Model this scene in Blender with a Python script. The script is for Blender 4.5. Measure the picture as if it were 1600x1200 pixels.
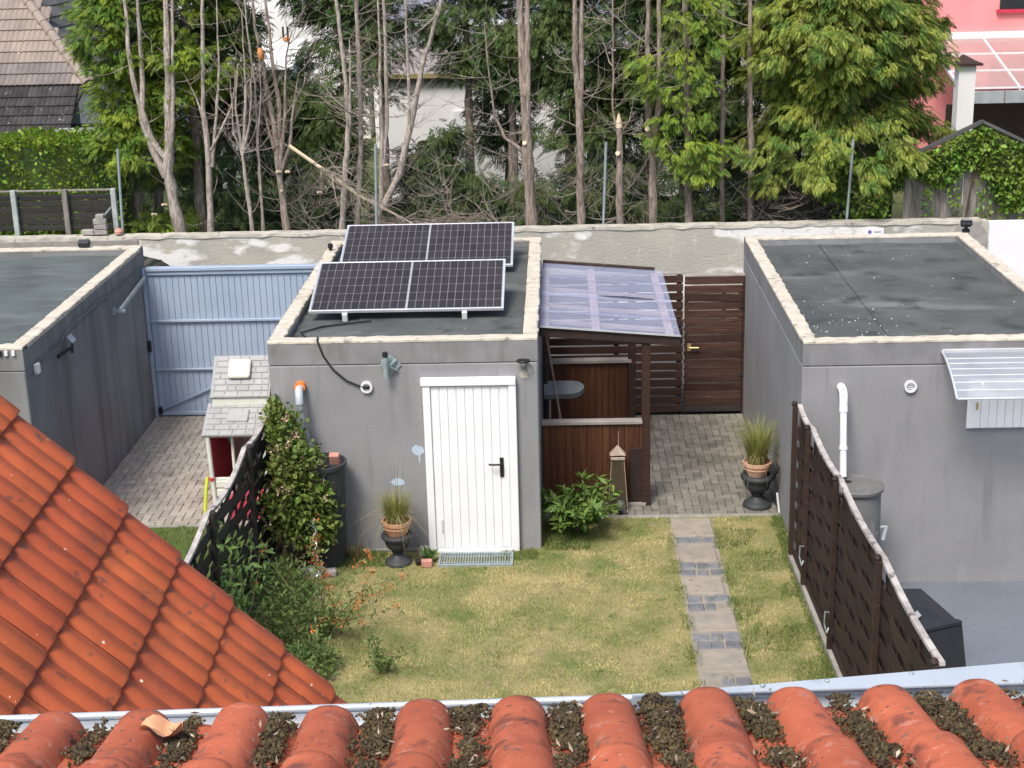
import bpy, math, random
import numpy as np
from mathutils import Vector, Matrix
random.seed(7); RNG = np.random.default_rng(11)
for o in list(bpy.data.objects): bpy.data.objects.remove(o)
SC = bpy.context.scene; COL = SC.collection
R = math.radians
# ------------------------------------------------------------------ camera
cd = bpy.data.cameras.new('camera'); cam = bpy.data.objects.new('camera', cd); COL.objects.link(cam)
cd.lens = 54.0; cd.sensor_width = 36; cd.clip_start = .05; cd.clip_end = 400
cr = Vector((.99935524, .0258651, -.02490176)); cu = Vector((.01594576, .30167357, .95327792)); cf = Vector((-.03216883, .95306036, -.30106662))
mw = Matrix.Identity(4)
for i in range(3): mw[i][0] = cr[i]; mw[i][1] = cu[i]; mw[i][2] = -cf[i]
mw[0][3], mw[1][3], mw[2][3] = 0, 0, 7.043
cam.matrix_world = mw; SC.camera = cam
# ------------------------------------------------------------------ light
SUN_EL, SUN_AZ = 56, 205      # sun behind the camera, a little to its left (azimuth clockwise from +Y)
w = bpy.data.worlds.new('World'); SC.world = w; w.use_nodes = True
nt = w.node_tree; bg = nt.nodes['Background']
sk = nt.nodes.new('ShaderNodeTexSky'); sk.sky_type = 'NISHITA'; sk.sun_disc = False
sk.sun_elevation = R(SUN_EL); sk.sun_rotation = R(SUN_AZ); sk.air_density = 1.0; sk.dust_density = 3.5; sk.ozone_density = 1.0
nt.links.new(sk.outputs[0], bg.inputs[0]); bg.inputs[1].default_value = .14
sd = bpy.data.lights.new('sun', 'SUN'); sd.energy = 2.1; sd.angle = R(18); sd.color = (1, .96, .9)
so = bpy.data.objects.new('sun', sd); COL.objects.link(so)
a = R(SUN_AZ); e = R(SUN_EL)
sdir = Vector((math.sin(a)*math.cos(e), math.cos(a)*math.cos(e), math.sin(e)))
so.rotation_euler = sdir.to_track_quat('Z', 'Y').to_euler(); so.location = (0, 0, 20)
SC.view_settings.view_transform = 'Standard'; SC.view_settings.look = 'None'
SC.view_settings.exposure = 0.68; SC.view_settings.gamma = 1
SC.render.engine = 'CYCLES'
# ------------------------------------------------------------------ materials
def mat(name, c1, c2=None, sc=4, det=5, rough=.85, bump=0, bsc=80, st=(1, 1, 1), rv=0, metal=0, spec=.3,
        layers=(), island=0, trans=0, lo=.35, hi=.65, hue=0, alpha=1, coat=0):
    m = bpy.data.materials.new(name); m.use_nodes = True; n = m.node_tree.nodes; l = m.node_tree.links
    b = n['Principled BSDF']; b.inputs['Roughness'].default_value = rough; b.inputs['Metallic'].default_value = metal
    b.inputs['Specular IOR Level'].default_value = spec
    if coat: b.inputs['Coat Weight'].default_value = coat; b.inputs['Coat Roughness'].default_value = .08
    g = n.new('ShaderNodeNewGeometry')
    def noise(scale, stv, d=5):
        mp = n.new('ShaderNodeMapping'); mp.inputs['Scale'].default_value = stv; l.new(g.outputs['Position'], mp.inputs[0])
        t = n.new('ShaderNodeTexNoise'); t.inputs['Scale'].default_value = scale; t.inputs['Detail'].default_value = d
        l.new(mp.outputs[0], t.inputs[0]); return t.outputs[0]
    def ramp(s, a_, b_):
        r = n.new('ShaderNodeMapRange'); r.inputs[1].default_value = a_; r.inputs[2].default_value = b_; l.new(s, r.inputs[0]); return r.outputs[0]
    def mix(f, A, B, mode='MIX'):
        x = n.new('ShaderNodeMix'); x.data_type = 'RGBA'; x.blend_type = mode
        for i, v in ((0, f), (6, A), (7, B)):
            if hasattr(v, 'links'): l.new(v, x.inputs[i])
            elif i == 0: x.inputs[0].default_value = v
            else: x.inputs[i].default_value = (*v, 1)
        return x.outputs[2]
    if c2 is None: c2 = tuple(v*.86 for v in c1)
    f = ramp(noise(sc, st, det), lo, hi)
    c = mix(f, c1, c2)
    for L in layers:   # (colour, scale, lo, hi, stretch, amount)
        lf = ramp(noise(L[1], L[4] if len(L) > 4 else (1, 1, 1)), L[2], L[3])
        if len(L) > 5:
            mm = n.new('ShaderNodeMath'); mm.operation = 'MULTIPLY'; mm.inputs[1].default_value = L[5]; l.new(lf, mm.inputs[0]); lf = mm.outputs[0]
        c = mix(lf, c, L[0])
    if rv or island or hue:
        h = n.new('ShaderNodeHueSaturation')
        if rv:
            oi = n.new('ShaderNodeObjectInfo'); s = oi.outputs['Random']; k = rv
        else: s = g.outputs['Random Per Island']; k = island
        r = n.new('ShaderNodeMapRange'); r.inputs[3].default_value = 1-k; r.inputs[4].default_value = 1+k; l.new(s, r.inputs[0]); l.new(r.outputs[0], h.inputs['Value'])
        if hue:
            r2 = n.new('ShaderNodeMapRange'); r2.inputs[3].default_value = .5-hue; r2.inputs[4].default_value = .5+hue; l.new(s, r2.inputs[0]); l.new(r2.outputs[0], h.inputs['Hue'])
        l.new(c, h.inputs['Color']); c = h.outputs[0]
    l.new(c, b.inputs['Base Color'])
    if bump:
        bn = n.new('ShaderNodeBump'); bn.inputs['Strength'].default_value = bump; bn.inputs['Distance'].default_value = .02
        l.new(noise(bsc, (1, 1, 1), 6), bn.inputs['Height']); l.new(bn.outputs[0], b.inputs['Normal'])
    if trans:
        t = n.new('ShaderNodeBsdfTranslucent'); l.new(c, t.inputs[0]); ms = n.new('ShaderNodeMixShader'); ms.inputs[0].default_value = trans
        l.new(b.outputs[0], ms.inputs[1]); l.new(t.outputs[0], ms.inputs[2]); l.new(ms.outputs[0], n['Material Output'].inputs[0])
    if alpha < 1: b.inputs['Alpha'].default_value = alpha
    return m
K = {}
S8 = (1, 1, .12)
K['render'] = mat('grey_render', (.27, .27, .275), (.235, .235, .24), 1.2, bump=.35, bsc=130, layers=[((.34, .34, .34), 55, .58, .75), ((.17, .17, .172), 2.2, .56, .75, (3, 3, .35), .55), ((.17, .17, .168), 7, .62, .75, (1.5, 1.5, .10), .35), ((.36, .36, .355), 1.3, .60, .72, (2, 2, .25), .5), ((.40, .40, .40), 260, .6, .72, (1, 1, 1), .6)])
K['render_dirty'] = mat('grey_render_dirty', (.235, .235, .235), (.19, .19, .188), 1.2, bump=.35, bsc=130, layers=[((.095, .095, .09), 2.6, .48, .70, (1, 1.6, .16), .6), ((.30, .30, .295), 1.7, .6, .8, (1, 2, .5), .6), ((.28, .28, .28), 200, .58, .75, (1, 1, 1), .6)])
K['render_band'] = mat('grey_render_band', (.25, .25, .255), (.20, .20, .2), 3, bump=.3, bsc=130, layers=[((.14, .14, .135), 3, .5, .72, (2, 2, .6), .6)])
K['coping'] = mat('coping_concrete', (.60, .54, .44), (.48, .43, .35), 6, bump=.5, bsc=60, layers=[((.22, .205, .175), 9, .58, .70, (1, 1, 1), .8), ((.66, .62, .54), 20, .58, .75)])
K['felt'] = mat('roof_felt', (.068, .076, .074), (.105, .113, .108), 1.6, bump=.4, bsc=220, layers=[((.20, .20, .185), 1.1, .58, .76, (.6, 1.8, 1), .75), ((.04, .044, .045), 2.1, .55, .7), ((.45, .46, .44), 26, .70, .73)])
K['felt_green'] = mat('roof_felt_green', (.105, .125, .12), (.075, .09, .088), 1.6, bump=.3, bsc=220, layers=[((.16, .185, .175), 2.5, .55, .75, (.5, 2.4, 1), .8), ((.05, .055, .055), 3, .6, .75, (.5, 2.4, 1), .8)])
K['white_paint'] = mat('white_painted_metal', (.80, .81, .82), (.76, .77, .78), 3, rough=.45, layers=[((.62, .56, .48), 5, .66, .8, (1, 1, .5), .45)])
K['white_plastic'] = mat('white_plastic', (.75, .76, .76), rough=.5)
K['zinc'] = mat('zinc_sheet', (.55, .60, .64), (.48, .53, .57), 4, rough=.42, metal=.35, layers=[((.36, .40, .43), 8, .6, .75)])
K['galv'] = mat('galvanised_steel', (.38, .45, .46), (.30, .36, .37), 14, rough=.5, metal=.4)
K['bluegate'] = mat('blue_grey_painted_steel', (.31, .385, .49), (.355, .425, .525), 1.6, rough=.5, layers=[((.28, .34, .45), 2.5, .58, .75, (2, 1, .4), .6), ((.42, .48, .55), 40, .68, .74)])
K['black'] = mat('black_plastic', (.02, .021, .022), rough=.5)
K['anthracite'] = mat('anthracite_plastic', (.035, .038, .043), (.05, .053, .058), 6, rough=.55)
K['grey_plastic'] = mat('grey_plastic', (.17, .17, .165), (.14, .14, .135), 5, rough=.6, layers=[((.26, .25, .23), 6, .58, .72)])
K['cell'] = mat('solar_cell', (.030, .025, .027), (.036, .030, .032), 3, rough=.4, spec=.25, rv=.15)
K['cellback'] = mat('solar_grid_lines', (.33, .35, .36), rough=.35)
K['alu'] = mat('aluminium_frame', (.72, .74, .76), rough=.38, metal=.5)
K['wood'] = mat('brown_stained_wood', (.066, .034, .025), (.040, .020, .015), 3, det=8, rough=.6, st=(1, 1, 9), rv=.28, layers=[((.15, .09, .06), 6, .62, .78, (.6, 1, 6), .7)])
K['woodv'] = mat('red_brown_planks', (.105, .042, .020), (.06, .024, .013), 2.2, det=8, rough=.5, st=(14, 14, .8), rv=.22, layers=[((.19, .075, .035), 5, .6, .75, (12, 12, 1), .5)])
K['woodd'] = mat('dark_brown_wood', (.040, .024, .019), (.026, .016, .013), 3, det=8, rough=.65, st=(4, 1, 6), rv=.3, layers=[((.13, .10, .08), 8, .66, .78, (1, .5, 5), .6)])
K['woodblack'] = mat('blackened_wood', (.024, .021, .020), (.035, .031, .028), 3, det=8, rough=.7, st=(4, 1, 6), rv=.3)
K['woodgrey'] = mat('weathered_grey_wood', (.30, .275, .245), (.19, .17, .15), 4, det=8, rough=.8, st=(7, 7, 1.2), rv=.2, layers=[((.10, .085, .075), 3, .55, .75, (8, 8, .7), .7)])
K['greycap'] = mat('grey_painted_cap', (.33, .29, .27), (.26, .23, .21), 6, rough=.7)
K['cappale'] = mat('pale_fence_cap', (.50, .47, .43), (.30, .27, .25), 7, rough=.8, layers=[((.12, .10, .09), 9, .58, .68)])  # white-grey cap colour with scattered dark flecks
K['paver'] = mat('concrete_paver', (.36, .325, .275), (.30, .272, .235), 9, bump=.3, bsc=150, rv=.17, layers=[((.15, .14, .115), 2.4, .55, .75, (1, 1, 1), .6)])
K['paver_dark'] = mat('concrete_paver_dark', (.215, .20, .168), (.17, .158, .132), 9, bump=.3, bsc=150, rv=.2, layers=[((.105, .105, .08), 2.2, .5, .72, (1, 1, 1), .65)])
K['joint'] = mat('joint_sand', (.075, .07, .058), (.05, .048, .04), 20, bump=.4)
K['slab'] = mat('stepping_slab_concrete', (.33, .29, .235), (.26, .235, .20), 6, bump=.4, bsc=90, rv=.08, layers=[((.19, .17, .14), 11, .6, .72)])
K['cobble'] = mat('blue_grey_cobble', (.18, .185, .195), (.13, .135, .145), 12, bump=.4, bsc=70, rv=.22)
K['kerb'] = mat('concrete_kerb', (.32, .30, .27), (.24, .23, .2), 7, bump=.4, bsc=80)
K['soil'] = mat('lawn_soil', (.30, .255, .12), (.14, .165, .05), 1.3, bump=.5, bsc=40, layers=[((.27, .21, .12), 6, .55, .7)])
K['grass'] = mat('lawn_blades', (.60, .51, .25), (.19, .25, .06), 2.0, det=7, rough=.7, island=.38, trans=.25, lo=.41, hi=.60, layers=[((.13, .20, .045), 5, .56, .68), ((.56, .45, .25), 8, .56, .68)])
K['grassg'] = mat('green_lawn_blades', (.10, .17, .035), (.15, .19, .05), 2, rough=.7, island=.3, trans=.25)
K['patio'] = mat('blue_grey_pebble_floor', (.135, .155, .185), (.175, .195, .22), 90, det=2, rough=.7, layers=[((.26, .28, .30), 60, .62, .7), ((.075, .09, .11), 75, .6, .7), ((.11, .125, .14), .8, .5, .7, (1, 1, 1), .6)], bump=.4, bsc=70)
K['asphalt'] = mat('asphalt', (.06, .06, .06), (.08, .08, .078), 5, bump=.3)
K['turf'] = mat('far_garden_turf', (.07, .12, .025), (.12, .13, .05), 1.5, bump=.5, bsc=30)
K['wallplaster'] = mat('old_wall_plaster', (.43, .41, .345), (.37, .36, .315), 1.4, bump=.6, bsc=25, layers=[((.30, .295, .26), .9, .55, .7, (.5, 1, 1.4), .7), ((.76, .75, .72), 1.25, .53, .57, (.55, 1, 1.2), .9), ((.5, .47, .40), 7, .6, .7)])
K['wallwhite'] = mat('white_wall', (.78, .78, .78), (.72, .72, .72), 3)
K['copingwall'] = mat('wall_coping', (.52, .49, .42), (.36, .34, .29), 4, bump=.6, bsc=40, layers=[((.2, .18, .15), 6, .6, .7)])
K['tile_or'] = mat('orange_roof_tile', (.47, .104, .037), (.37, .08, .030), 5, rough=.65, rv=.07, bump=.25, bsc=180, hue=.003, layers=[((.20, .06, .032), 3.2, .55, .75, (1, 1, 1), .55), ((.12, .06, .045), 16, .62, .74), ((.80, .72, .62), 17, .725, .745)])
K['tile_near'] = mat('red_clay_tile', (.48, .125, .060), (.38, .095, .046), 9, rough=.75, rv=.14, bump=.22, bsc=260, layers=[((.50, .30, .24), 22, .60, .70, (1, 1, 1), .35), ((.16, .10, .075), 30, .63, .69, (1, 1, 1), .7), ((.11, .04, .032), 14, .56, .7, (1, 1, 1), .75), ((.5, .2, .13), 45, .64, .72), ((.06, .05, .045), 60, .66, .7)])
K['tile_tan'] = mat('tan_roof_tile', (.29, .24, .20), (.23, .19, .165), 2, rough=.8, rv=.12, layers=[((.7, .62, .52), 5, .70, .73)])
K['tile_tan2'] = mat('dark_tan_roof_tile', (.15, .13, .125), (.19, .165, .15), 3, rough=.8, rv=.14)
K['tile_grey'] = mat('dark_grey_roof_tile', (.10, .10, .10), (.075, .075, .075), 3, rough=.8, rv=.15)
K['tile_black'] = mat('mossy_black_roof_tile', (.035, .032, .034), (.055, .05, .05), 5, rough=.85, rv=.25, layers=[((.22, .21, .19), 8, .66, .72)])
K['moss'] = mat('dark_moss', (.048, .034, .022), (.095, .075, .034), 25, rough=.95, island=.45)
K['debris'] = mat('pale_debris', (.42, .36, .28), (.22, .17, .12), 60, island=.4)
K['bark'] = mat('grey_brown_bark', (.48, .42, .37), (.24, .20, .165), 26, det=8, st=(1, 1, .22), bump=1.0, bsc=30, layers=[((.52, .46, .41), 5, .6, .75)])
K['barkd'] = mat('brown_bark', (.38, .31, .26), (.16, .125, .10), 26, det=8, st=(1, 1, .22), bump=.8, bsc=45, layers=[((.32, .27, .23), 5, .62, .75)])
K['twig'] = mat('dry_twigs', (.33, .285, .24), (.22, .185, .155), 6, island=.35)
K['cutwood'] = mat('fresh_cut_wood', (.72, .60, .42), (.62, .50, .34), 12)
K['con_light'] = mat('conifer_bright', (.27, .34, .04), (.11, .20, .03), 2.4, lo=.40, hi=.60, rough=.6, island=.4, trans=.3, hue=.025, layers=[((.21, .17, .04), 3.1, .64, .74, (1, 1, 1), .7)])
K['con_right'] = mat('conifer_yellow_tips', (.28, .315, .055), (.095, .175, .033), 2.8, lo=.42, hi=.62, rough=.6, island=.42, trans=.3, hue=.025, layers=[((.34, .15, .04), 2.6, .73, .78, (1, 1, 1), .6)])
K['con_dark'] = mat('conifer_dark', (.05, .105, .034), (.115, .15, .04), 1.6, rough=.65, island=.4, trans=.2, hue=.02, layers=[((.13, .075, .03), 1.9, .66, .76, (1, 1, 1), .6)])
K['hedge'] = mat('hedge_leaf', (.15, .27, .03), (.26, .33, .04), 2.2, rough=.5, island=.4, trans=.25, hue=.02)
K['ivy'] = mat('ivy_leaf', (.10, .20, .025), (.19, .27, .035), 2.5, rough=.45, island=.45, trans=.25, hue=.02)
K['honey'] = mat('honeysuckle_leaf', (.10, .165, .03), (.18, .21, .05), 4, rough=.5, island=.45, trans=.25, hue=.02)
K['peony'] = mat('peony_leaf', (.09, .18, .035), (.15, .22, .05), 6, rough=.45, island=.4, trans=.22)
K['shrub'] = mat('shrub_leaf', (.09, .165, .045), (.15, .205, .06), 5, rough=.5, island=.45, trans=.25)
K['elder'] = mat('elder_leaf', (.085, .165, .045), (.12, .19, .05), 5, rough=.5, island=.35, trans=.25)
K['stemg'] = mat('green_stem', (.16, .18, .06), (.12, .11, .05), 9)
K['stemb'] = mat('brown_stem', (.12, .08, .05), (.08, .055, .035), 9)
K['pink'] = mat('pink_blossom', (.72, .38, .34), (.66, .52, .32), 9, island=.2)
K['orangefl'] = mat('orange_red_blossom', (.62, .12, .04), (.55, .20, .06), 12, island=.3)
K['reed'] = mat('ornamental_grass_blade', (.22, .26, .055), (.30, .29, .10), 6, island=.35, trans=.25)
K['dryreed'] = mat('dry_grass_blade', (.36, .29, .15), (.28, .24, .10), 6, island=.3, trans=.2)
K['terracotta'] = mat('terracotta', (.50, .24, .13), (.58, .32, .20), 8, rough=.8, layers=[((.66, .48, .36), 6, .58, .72)])
K['terra_pale'] = mat('pale_terracotta', (.60, .34, .24), (.66, .42, .31), 8, rough=.8)
K['brickpink'] = mat('pink_brick', (.50, .22, .17), (.58, .32, .26), 9, bump=.4)
K['orange'] = mat('orange_plastic', (.72, .22, .05), rough=.6)
K['feeder'] = mat('faded_orange_plastic', (.62, .26, .10), (.5, .2, .08), 20, rough=.7)
K['brass'] = mat('brass', (.60, .48, .22), rough=.35, metal=.6)
K['playroof'] = mat('playhouse_grey_plastic', (.35, .35, .345), (.30, .30, .295), 6, rough=.6, rv=.05)
K['playcream'] = mat('playhouse_cream_plastic', (.66, .69, .60), rough=.55)
K['playred'] = mat('red_plastic', (.55, .05, .09), rough=.5)
K['playblue'] = mat('blue_plastic', (.08, .35, .62), rough=.5)
K['lime'] = mat('lime_plastic', (.52, .62, .04), rough=.5)
K['paint_blue'] = mat('pale_blue_filler', (.46, .55, .65), (.40, .48, .56), 20)
K['paint_beige'] = mat('beige_filler', (.48, .45, .37))
K['carpaint'] = mat('dark_green_car_paint', (.02, .035, .03), rough=.25, spec=.5, coat=1)
K['carglass'] = mat('car_glass', (.012, .016, .016), rough=.05, spec=.6)
K['rubber'] = mat('rubber', (.02, .02, .02), rough=.9)
K['pinkwall'] = mat('pink_house_wall', (.80, .31, .31), (.74, .27, .275), 1.5, layers=[((.82, .33, .33), .9, .55, .75)])
K['housewhite'] = mat('white_house_wall', (.78, .77, .75), (.70, .69, .67), .7)
K['slate'] = mat('blue_grey_slate', (.24, .26, .32), (.19, .21, .26), 3)
K['window'] = mat('dark_window_glass', (.03, .035, .04), rough=.1, spec=.6)
K['polyroof'] = mat('pergola_glass', (.60, .40, .38), (.55, .36, .34), 1, rough=.12, spec=.6, alpha=.55)  # reddish tint is the pink wall's reflection put into the glass colour
K['poly'] = mat('clear_corrugated_plastic', (.40, .43, .56), (.33, .36, .49), 3, rough=.2, spec=.5, alpha=.40, layers=[((.56, .56, .62), 3, .6, .75, (.4, 3, 1), .4)])
K['polyclear'] = mat('clear_twin_wall_plastic', (.42, .46, .50), (.34, .38, .42), 2, rough=.18, spec=.5, alpha=.6, layers=[((.55, .56, .56), 6, .56, .7, (.3, 3, 1), .6)])
K['tarp'] = mat('black_tarpaulin', (.022, .023, .025), (.03, .03, .033), 3, rough=.45, spec=.4)
K['silver'] = mat('polished_steel', (.75, .76, .78), rough=.12, metal=1)
K['glassball'] = mat('smoked_glass_ball', (.10, .11, .10), rough=.08, spec=.8, coat=1)
K['obglass'] = mat('dusty_obelisk_glass', (.055, .042, .028), (.075, .058, .038), 5, rough=.3, spec=.5)
K['obroof'] = mat('weathered_obelisk_cap', (.40, .32, .25), (.30, .24, .19), 12)
K['boardgrey'] = mat('grey_fabric_board', (.34, .36, .38), (.28, .30, .32), 6)
K['boarddark'] = mat('dull_grey_board', (.20, .215, .22), (.15, .16, .165), 6)
K['conc_post'] = mat('concrete_post', (.42, .46, .44), (.34, .38, .36), 8)
K['stone'] = mat('grey_brick_stone', (.36, .34, .31), (.27, .255, .235), 8, bump=.4)
K['drainpipe'] = mat('grey_drain_pipe', (.22, .25, .26), (.17, .19, .20), 9, rough=.5)
K['signwhite'] = mat('white_sign', (.82, .82, .84), rough=.5)
K['meshgreen'] = mat('green_wire', (.05, .08, .07), rough=.6)
K['rafterpink'] = mat('pale_pink_rafter', (.52, .38, .35), (.40, .29, .265), 5, rough=.8)
K['purple'] = mat('purple_print', (.16, .10, .42), rough=.5)
# ------------------------------------------------------------------ mesh helpers
class MB:
    def __init__(s): s.v = []; s.f = []
    def add(s, vs, fs):
        n = len(s.v); s.v += [tuple(p) for p in vs]; s.f += [tuple(i+n for i in q) for q in fs]; return s
    def box(s, x0, x1, y0, y1, z0, z1, ch=0): return s.obox(((x0+x1)/2, (y0+y1)/2, (z0+z1)/2), (abs(x1-x0), abs(y1-y0), abs(z1-z0)), None, ch)
    def obox(s, c, size, rot=None, ch=0):
        a_, b_, c_ = [q/2 for q in size]; V = []; F = []
        if ch <= 0:
            V = [(x, y, z) for x in (-a_, a_) for y in (-b_, b_) for z in (-c_, c_)]
            F = [(0, 1, 3, 2), (4, 6, 7, 5), (0, 4, 5, 1), (2, 3, 7, 6), (0, 2, 6, 4), (1, 5, 7, 3)]
        else:
            k = min(ch, a_*.6, b_*.6, c_*.6); idx = {}
            for x in (-1, 1):
                for y in (-1, 1):
                    for z in (-1, 1):
                        idx[x, y, z] = len(V)
                        V += [(x*a_, y*(b_-k), z*(c_-k)), (x*(a_-k), y*b_, z*(c_-k)), (x*(a_-k), y*(b_-k), z*c_)]
            I = lambda x, y, z, ax: idx[x, y, z]+ax
            for q in (-1, 1):
                F.append((I(q, -1, -1, 0), I(q, 1, -1, 0), I(q, 1, 1, 0), I(q, -1, 1, 0)))
                F.append((I(-1, q, -1, 1), I(1, q, -1, 1), I(1, q, 1, 1), I(-1, q, 1, 1)))
                F.append((I(-1, -1, q, 2), I(1, -1, q, 2), I(1, 1, q, 2), I(-1, 1, q, 2)))
                for p in (-1, 1):
                    F.append((I(q, p, -1, 0), I(q, p, 1, 0), I(q, p, 1, 1), I(q, p, -1, 1)))
                    F.append((I(q, -1, p, 0), I(q, 1, p, 0), I(q, 1, p, 2), I(q, -1, p, 2)))
                    F.append((I(-1, q, p, 1), I(1, q, p, 1), I(1, q, p, 2), I(-1, q, p, 2)))
                    for r_ in (-1, 1): F.append((I(q, p, r_, 0), I(q, p, r_, 1), I(q, p, r_, 2)))
            G = []
            for f in F:
                P = [Vector(V[i]) for i in f]; nn = (P[1]-P[0]).cross(P[2]-P[0]); cc = sum(P, Vector())/len(P)
                G.append(f if nn.dot(cc) >= 0 else f[::-1])
            F = G
        if rot is not None: V = [tuple(rot @ Vector(p)) for p in V]
        return s.add([(p[0]+c[0], p[1]+c[1], p[2]+c[2]) for p in V], F)
    def bar(s, p, q, wd, th, ch=0, up=(0, 0, 1)):
        p = Vector(p); q = Vector(q); d = q-p; L = d.length; d.normalize(); u = Vector(up)
        sd_ = u.cross(d)
        if sd_.length < 1e-4: sd_ = Vector((1, 0, 0))
        sd_.normalize(); u = d.cross(sd_); M3 = Matrix((d, sd_, u)).transposed()
        return s.obox((p+q)/2, (L, wd, th), M3, ch)
    def tube(s, pts, r, n=8, cap=True):
        P = [Vector(p) for p in pts]; N = len(P); rr = r if isinstance(r, (list, tuple)) else [r]*N
        V = []; F = []; prev = None
        for i in range(N):
            d = (P[min(i+1, N-1)]-P[max(i-1, 0)]).normalized()
            if prev is None: a1 = d.orthogonal().normalized()
            else:
                a1 = prev-d*prev.dot(d)
                a1 = a1.normalized() if a1.length > 1e-5 else d.orthogonal().normalized()
            prev = a1; b1 = d.cross(a1)
            for k in range(n):
                t = 2*math.pi*k/n; V.append(tuple(P[i]+a1*math.cos(t)*rr[i]+b1*math.sin(t)*rr[i]))
        for i in range(N-1):
            for k in range(n): F.append((i*n+k, i*n+(k+1) % n, (i+1)*n+(k+1) % n, (i+1)*n+k))
        if cap: F.append(tuple(range(n))[::-1]); F.append(tuple(range((N-1)*n, N*n)))
        return s.add(V, F)
    def lathe(s, prof, c, n=24, cap=True):
        V = []; F = []
        for r_, z in prof:
            for k in range(n): t = 2*math.pi*k/n; V.append((c[0]+r_*math.cos(t), c[1]+r_*math.sin(t), c[2]+z))
        for i in range(len(prof)-1):
            for k in range(n): F.append((i*n+k, i*n+(k+1) % n, (i+1)*n+(k+1) % n, (i+1)*n+k))
        if cap: F.append(tuple(range(n))[::-1]); F.append(tuple(range((len(prof)-1)*n, len(prof)*n)))
        return s.add(V, F)
    def poly(s, pts, thick):      # thick = vector
        t = Vector(thick); n = len(pts); V = [tuple(p) for p in pts]+[tuple(Vector(p)+t) for p in pts]
        F = [tuple(range(n))[::-1], tuple(range(n, 2*n))]+[(i, (i+1) % n, n+(i+1) % n, n+i) for i in range(n)]
        return s.add(V, F)
OFF = {}
def tag(o, label=None, cat=None, group=None, kind=None):
    for k, v in (('label', label), ('category', cat), ('group', group), ('kind', kind)):
        if v: o[k] = v
    return o
def mesh_of(mb, name, m, smooth=False, ang=40):
    me = bpy.data.meshes.new(name)
    if isinstance(mb, MB): me.from_pydata(mb.v, [], mb.f)
    else:
        V, F = mb; k = F.shape[1]
        me.vertices.add(len(V)); me.vertices.foreach_set('co', V.astype(np.float32).ravel())
        me.loops.add(F.size); me.loops.foreach_set('vertex_index', F.astype(np.int32).ravel())
        me.polygons.add(len(F)); me.polygons.foreach_set('loop_start', np.arange(0, F.size, k, dtype=np.int32))
        me.update(calc_edges=True); me.validate()
    if m: me.materials.append(K[m] if isinstance(m, str) else m)
    if smooth:
        me.polygons.foreach_set('use_smooth', [True]*len(me.polygons)); me.set_sharp_from_angle(angle=R(ang))
    return me
def thing(name, label, cat, loc=(0, 0, 0), group=None, rz=0, kind=None):
    o = bpy.data.objects.new(name, None); o.empty_display_size = .1; COL.objects.link(o); o.location = loc; o.rotation_euler = (0, 0, rz)
    OFF[o] = loc; return tag(o, label, cat, group, kind)
def part(mb, name, m, parent, smooth=False, label=None, kind=None, ang=40):
    off = OFF[parent]
    if isinstance(mb, MB): mb.v = [(x-off[0], y-off[1], z-off[2]) for x, y, z in mb.v]
    else: mb = (mb[0]-np.array(off), mb[1])
    o = bpy.data.objects.new(name, mesh_of(mb, name, m, smooth, ang)); COL.objects.link(o); o.parent = parent; OFF[o] = off
    return tag(o, label, None, None, kind)
def single(mb, name, m, label, cat, loc=(0, 0, 0), group=None, smooth=False, kind=None, ang=40):
    if isinstance(mb, MB): mb.v = [(x-loc[0], y-loc[1], z-loc[2]) for x, y, z in mb.v]
    else: mb = (mb[0]-np.array(loc), mb[1])
    o = bpy.data.objects.new(name, mesh_of(mb, name, m, smooth, ang)); COL.objects.link(o); o.location = loc; OFF[o] = loc
    return tag(o, label, cat, group, kind)
def struct(mb, name, m, label=None, smooth=False): return single(mb, name, m, label, None, (0, 0, 0), None, smooth, 'structure')
def inst(me, name, parent, loc, rot=None, m=None):     # loc in world coords (or house frame)
    o = bpy.data.objects.new(name, me); COL.objects.link(o); off = OFF[parent]; o.parent = parent
    M4 = Matrix.Translation(Vector(loc)-Vector(off))
    if rot is not None: M4 = M4 @ rot.to_4x4()
    o.matrix_local = M4; return o
def copy_thing(root, loc, label=None, rz=None):
    r = root.copy(); COL.objects.link(r); r.location = loc
    if rz is not None: r.rotation_euler[2] = rz
    if label: r['label'] = label
    for c in list(root.children):
        d = c.copy(); COL.objects.link(d); d.parent = r
        for g in list(c.children):
            q = g.copy(); COL.objects.link(q); q.parent = d
    return r
# ---------------------------------------------------------------- foliage helpers (numpy)
def frames(d, roll):
    d = d/np.linalg.norm(d, axis=1, keepdims=True); up = np.tile([0, 0, 1.], (len(d), 1)); up[np.abs(d[:, 2]) > .95] = [1, 0, 0]
    s_ = np.cross(up, d); s_ /= np.linalg.norm(s_, axis=1, keepdims=True); u = np.cross(d, s_)
    c, sn = np.cos(roll)[:, None], np.sin(roll)[:, None]
    return d, s_*c+u*sn, -s_*sn+u*c
def scatter(tv, tf, pos, d, size, roll):
    X, Y, Z = frames(d, roll); n = len(pos); k = len(tv)
    V = (tv[None, :, 0:1]*X[:, None]+tv[None, :, 1:2]*Y[:, None]+tv[None, :, 2:3]*Z[:, None])*size[:, None, None]+pos[:, None]
    F = (tf[None]+(np.arange(n)*k)[:, None, None]).reshape(-1, tf.shape[1]); return V.reshape(-1, 3), F
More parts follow.
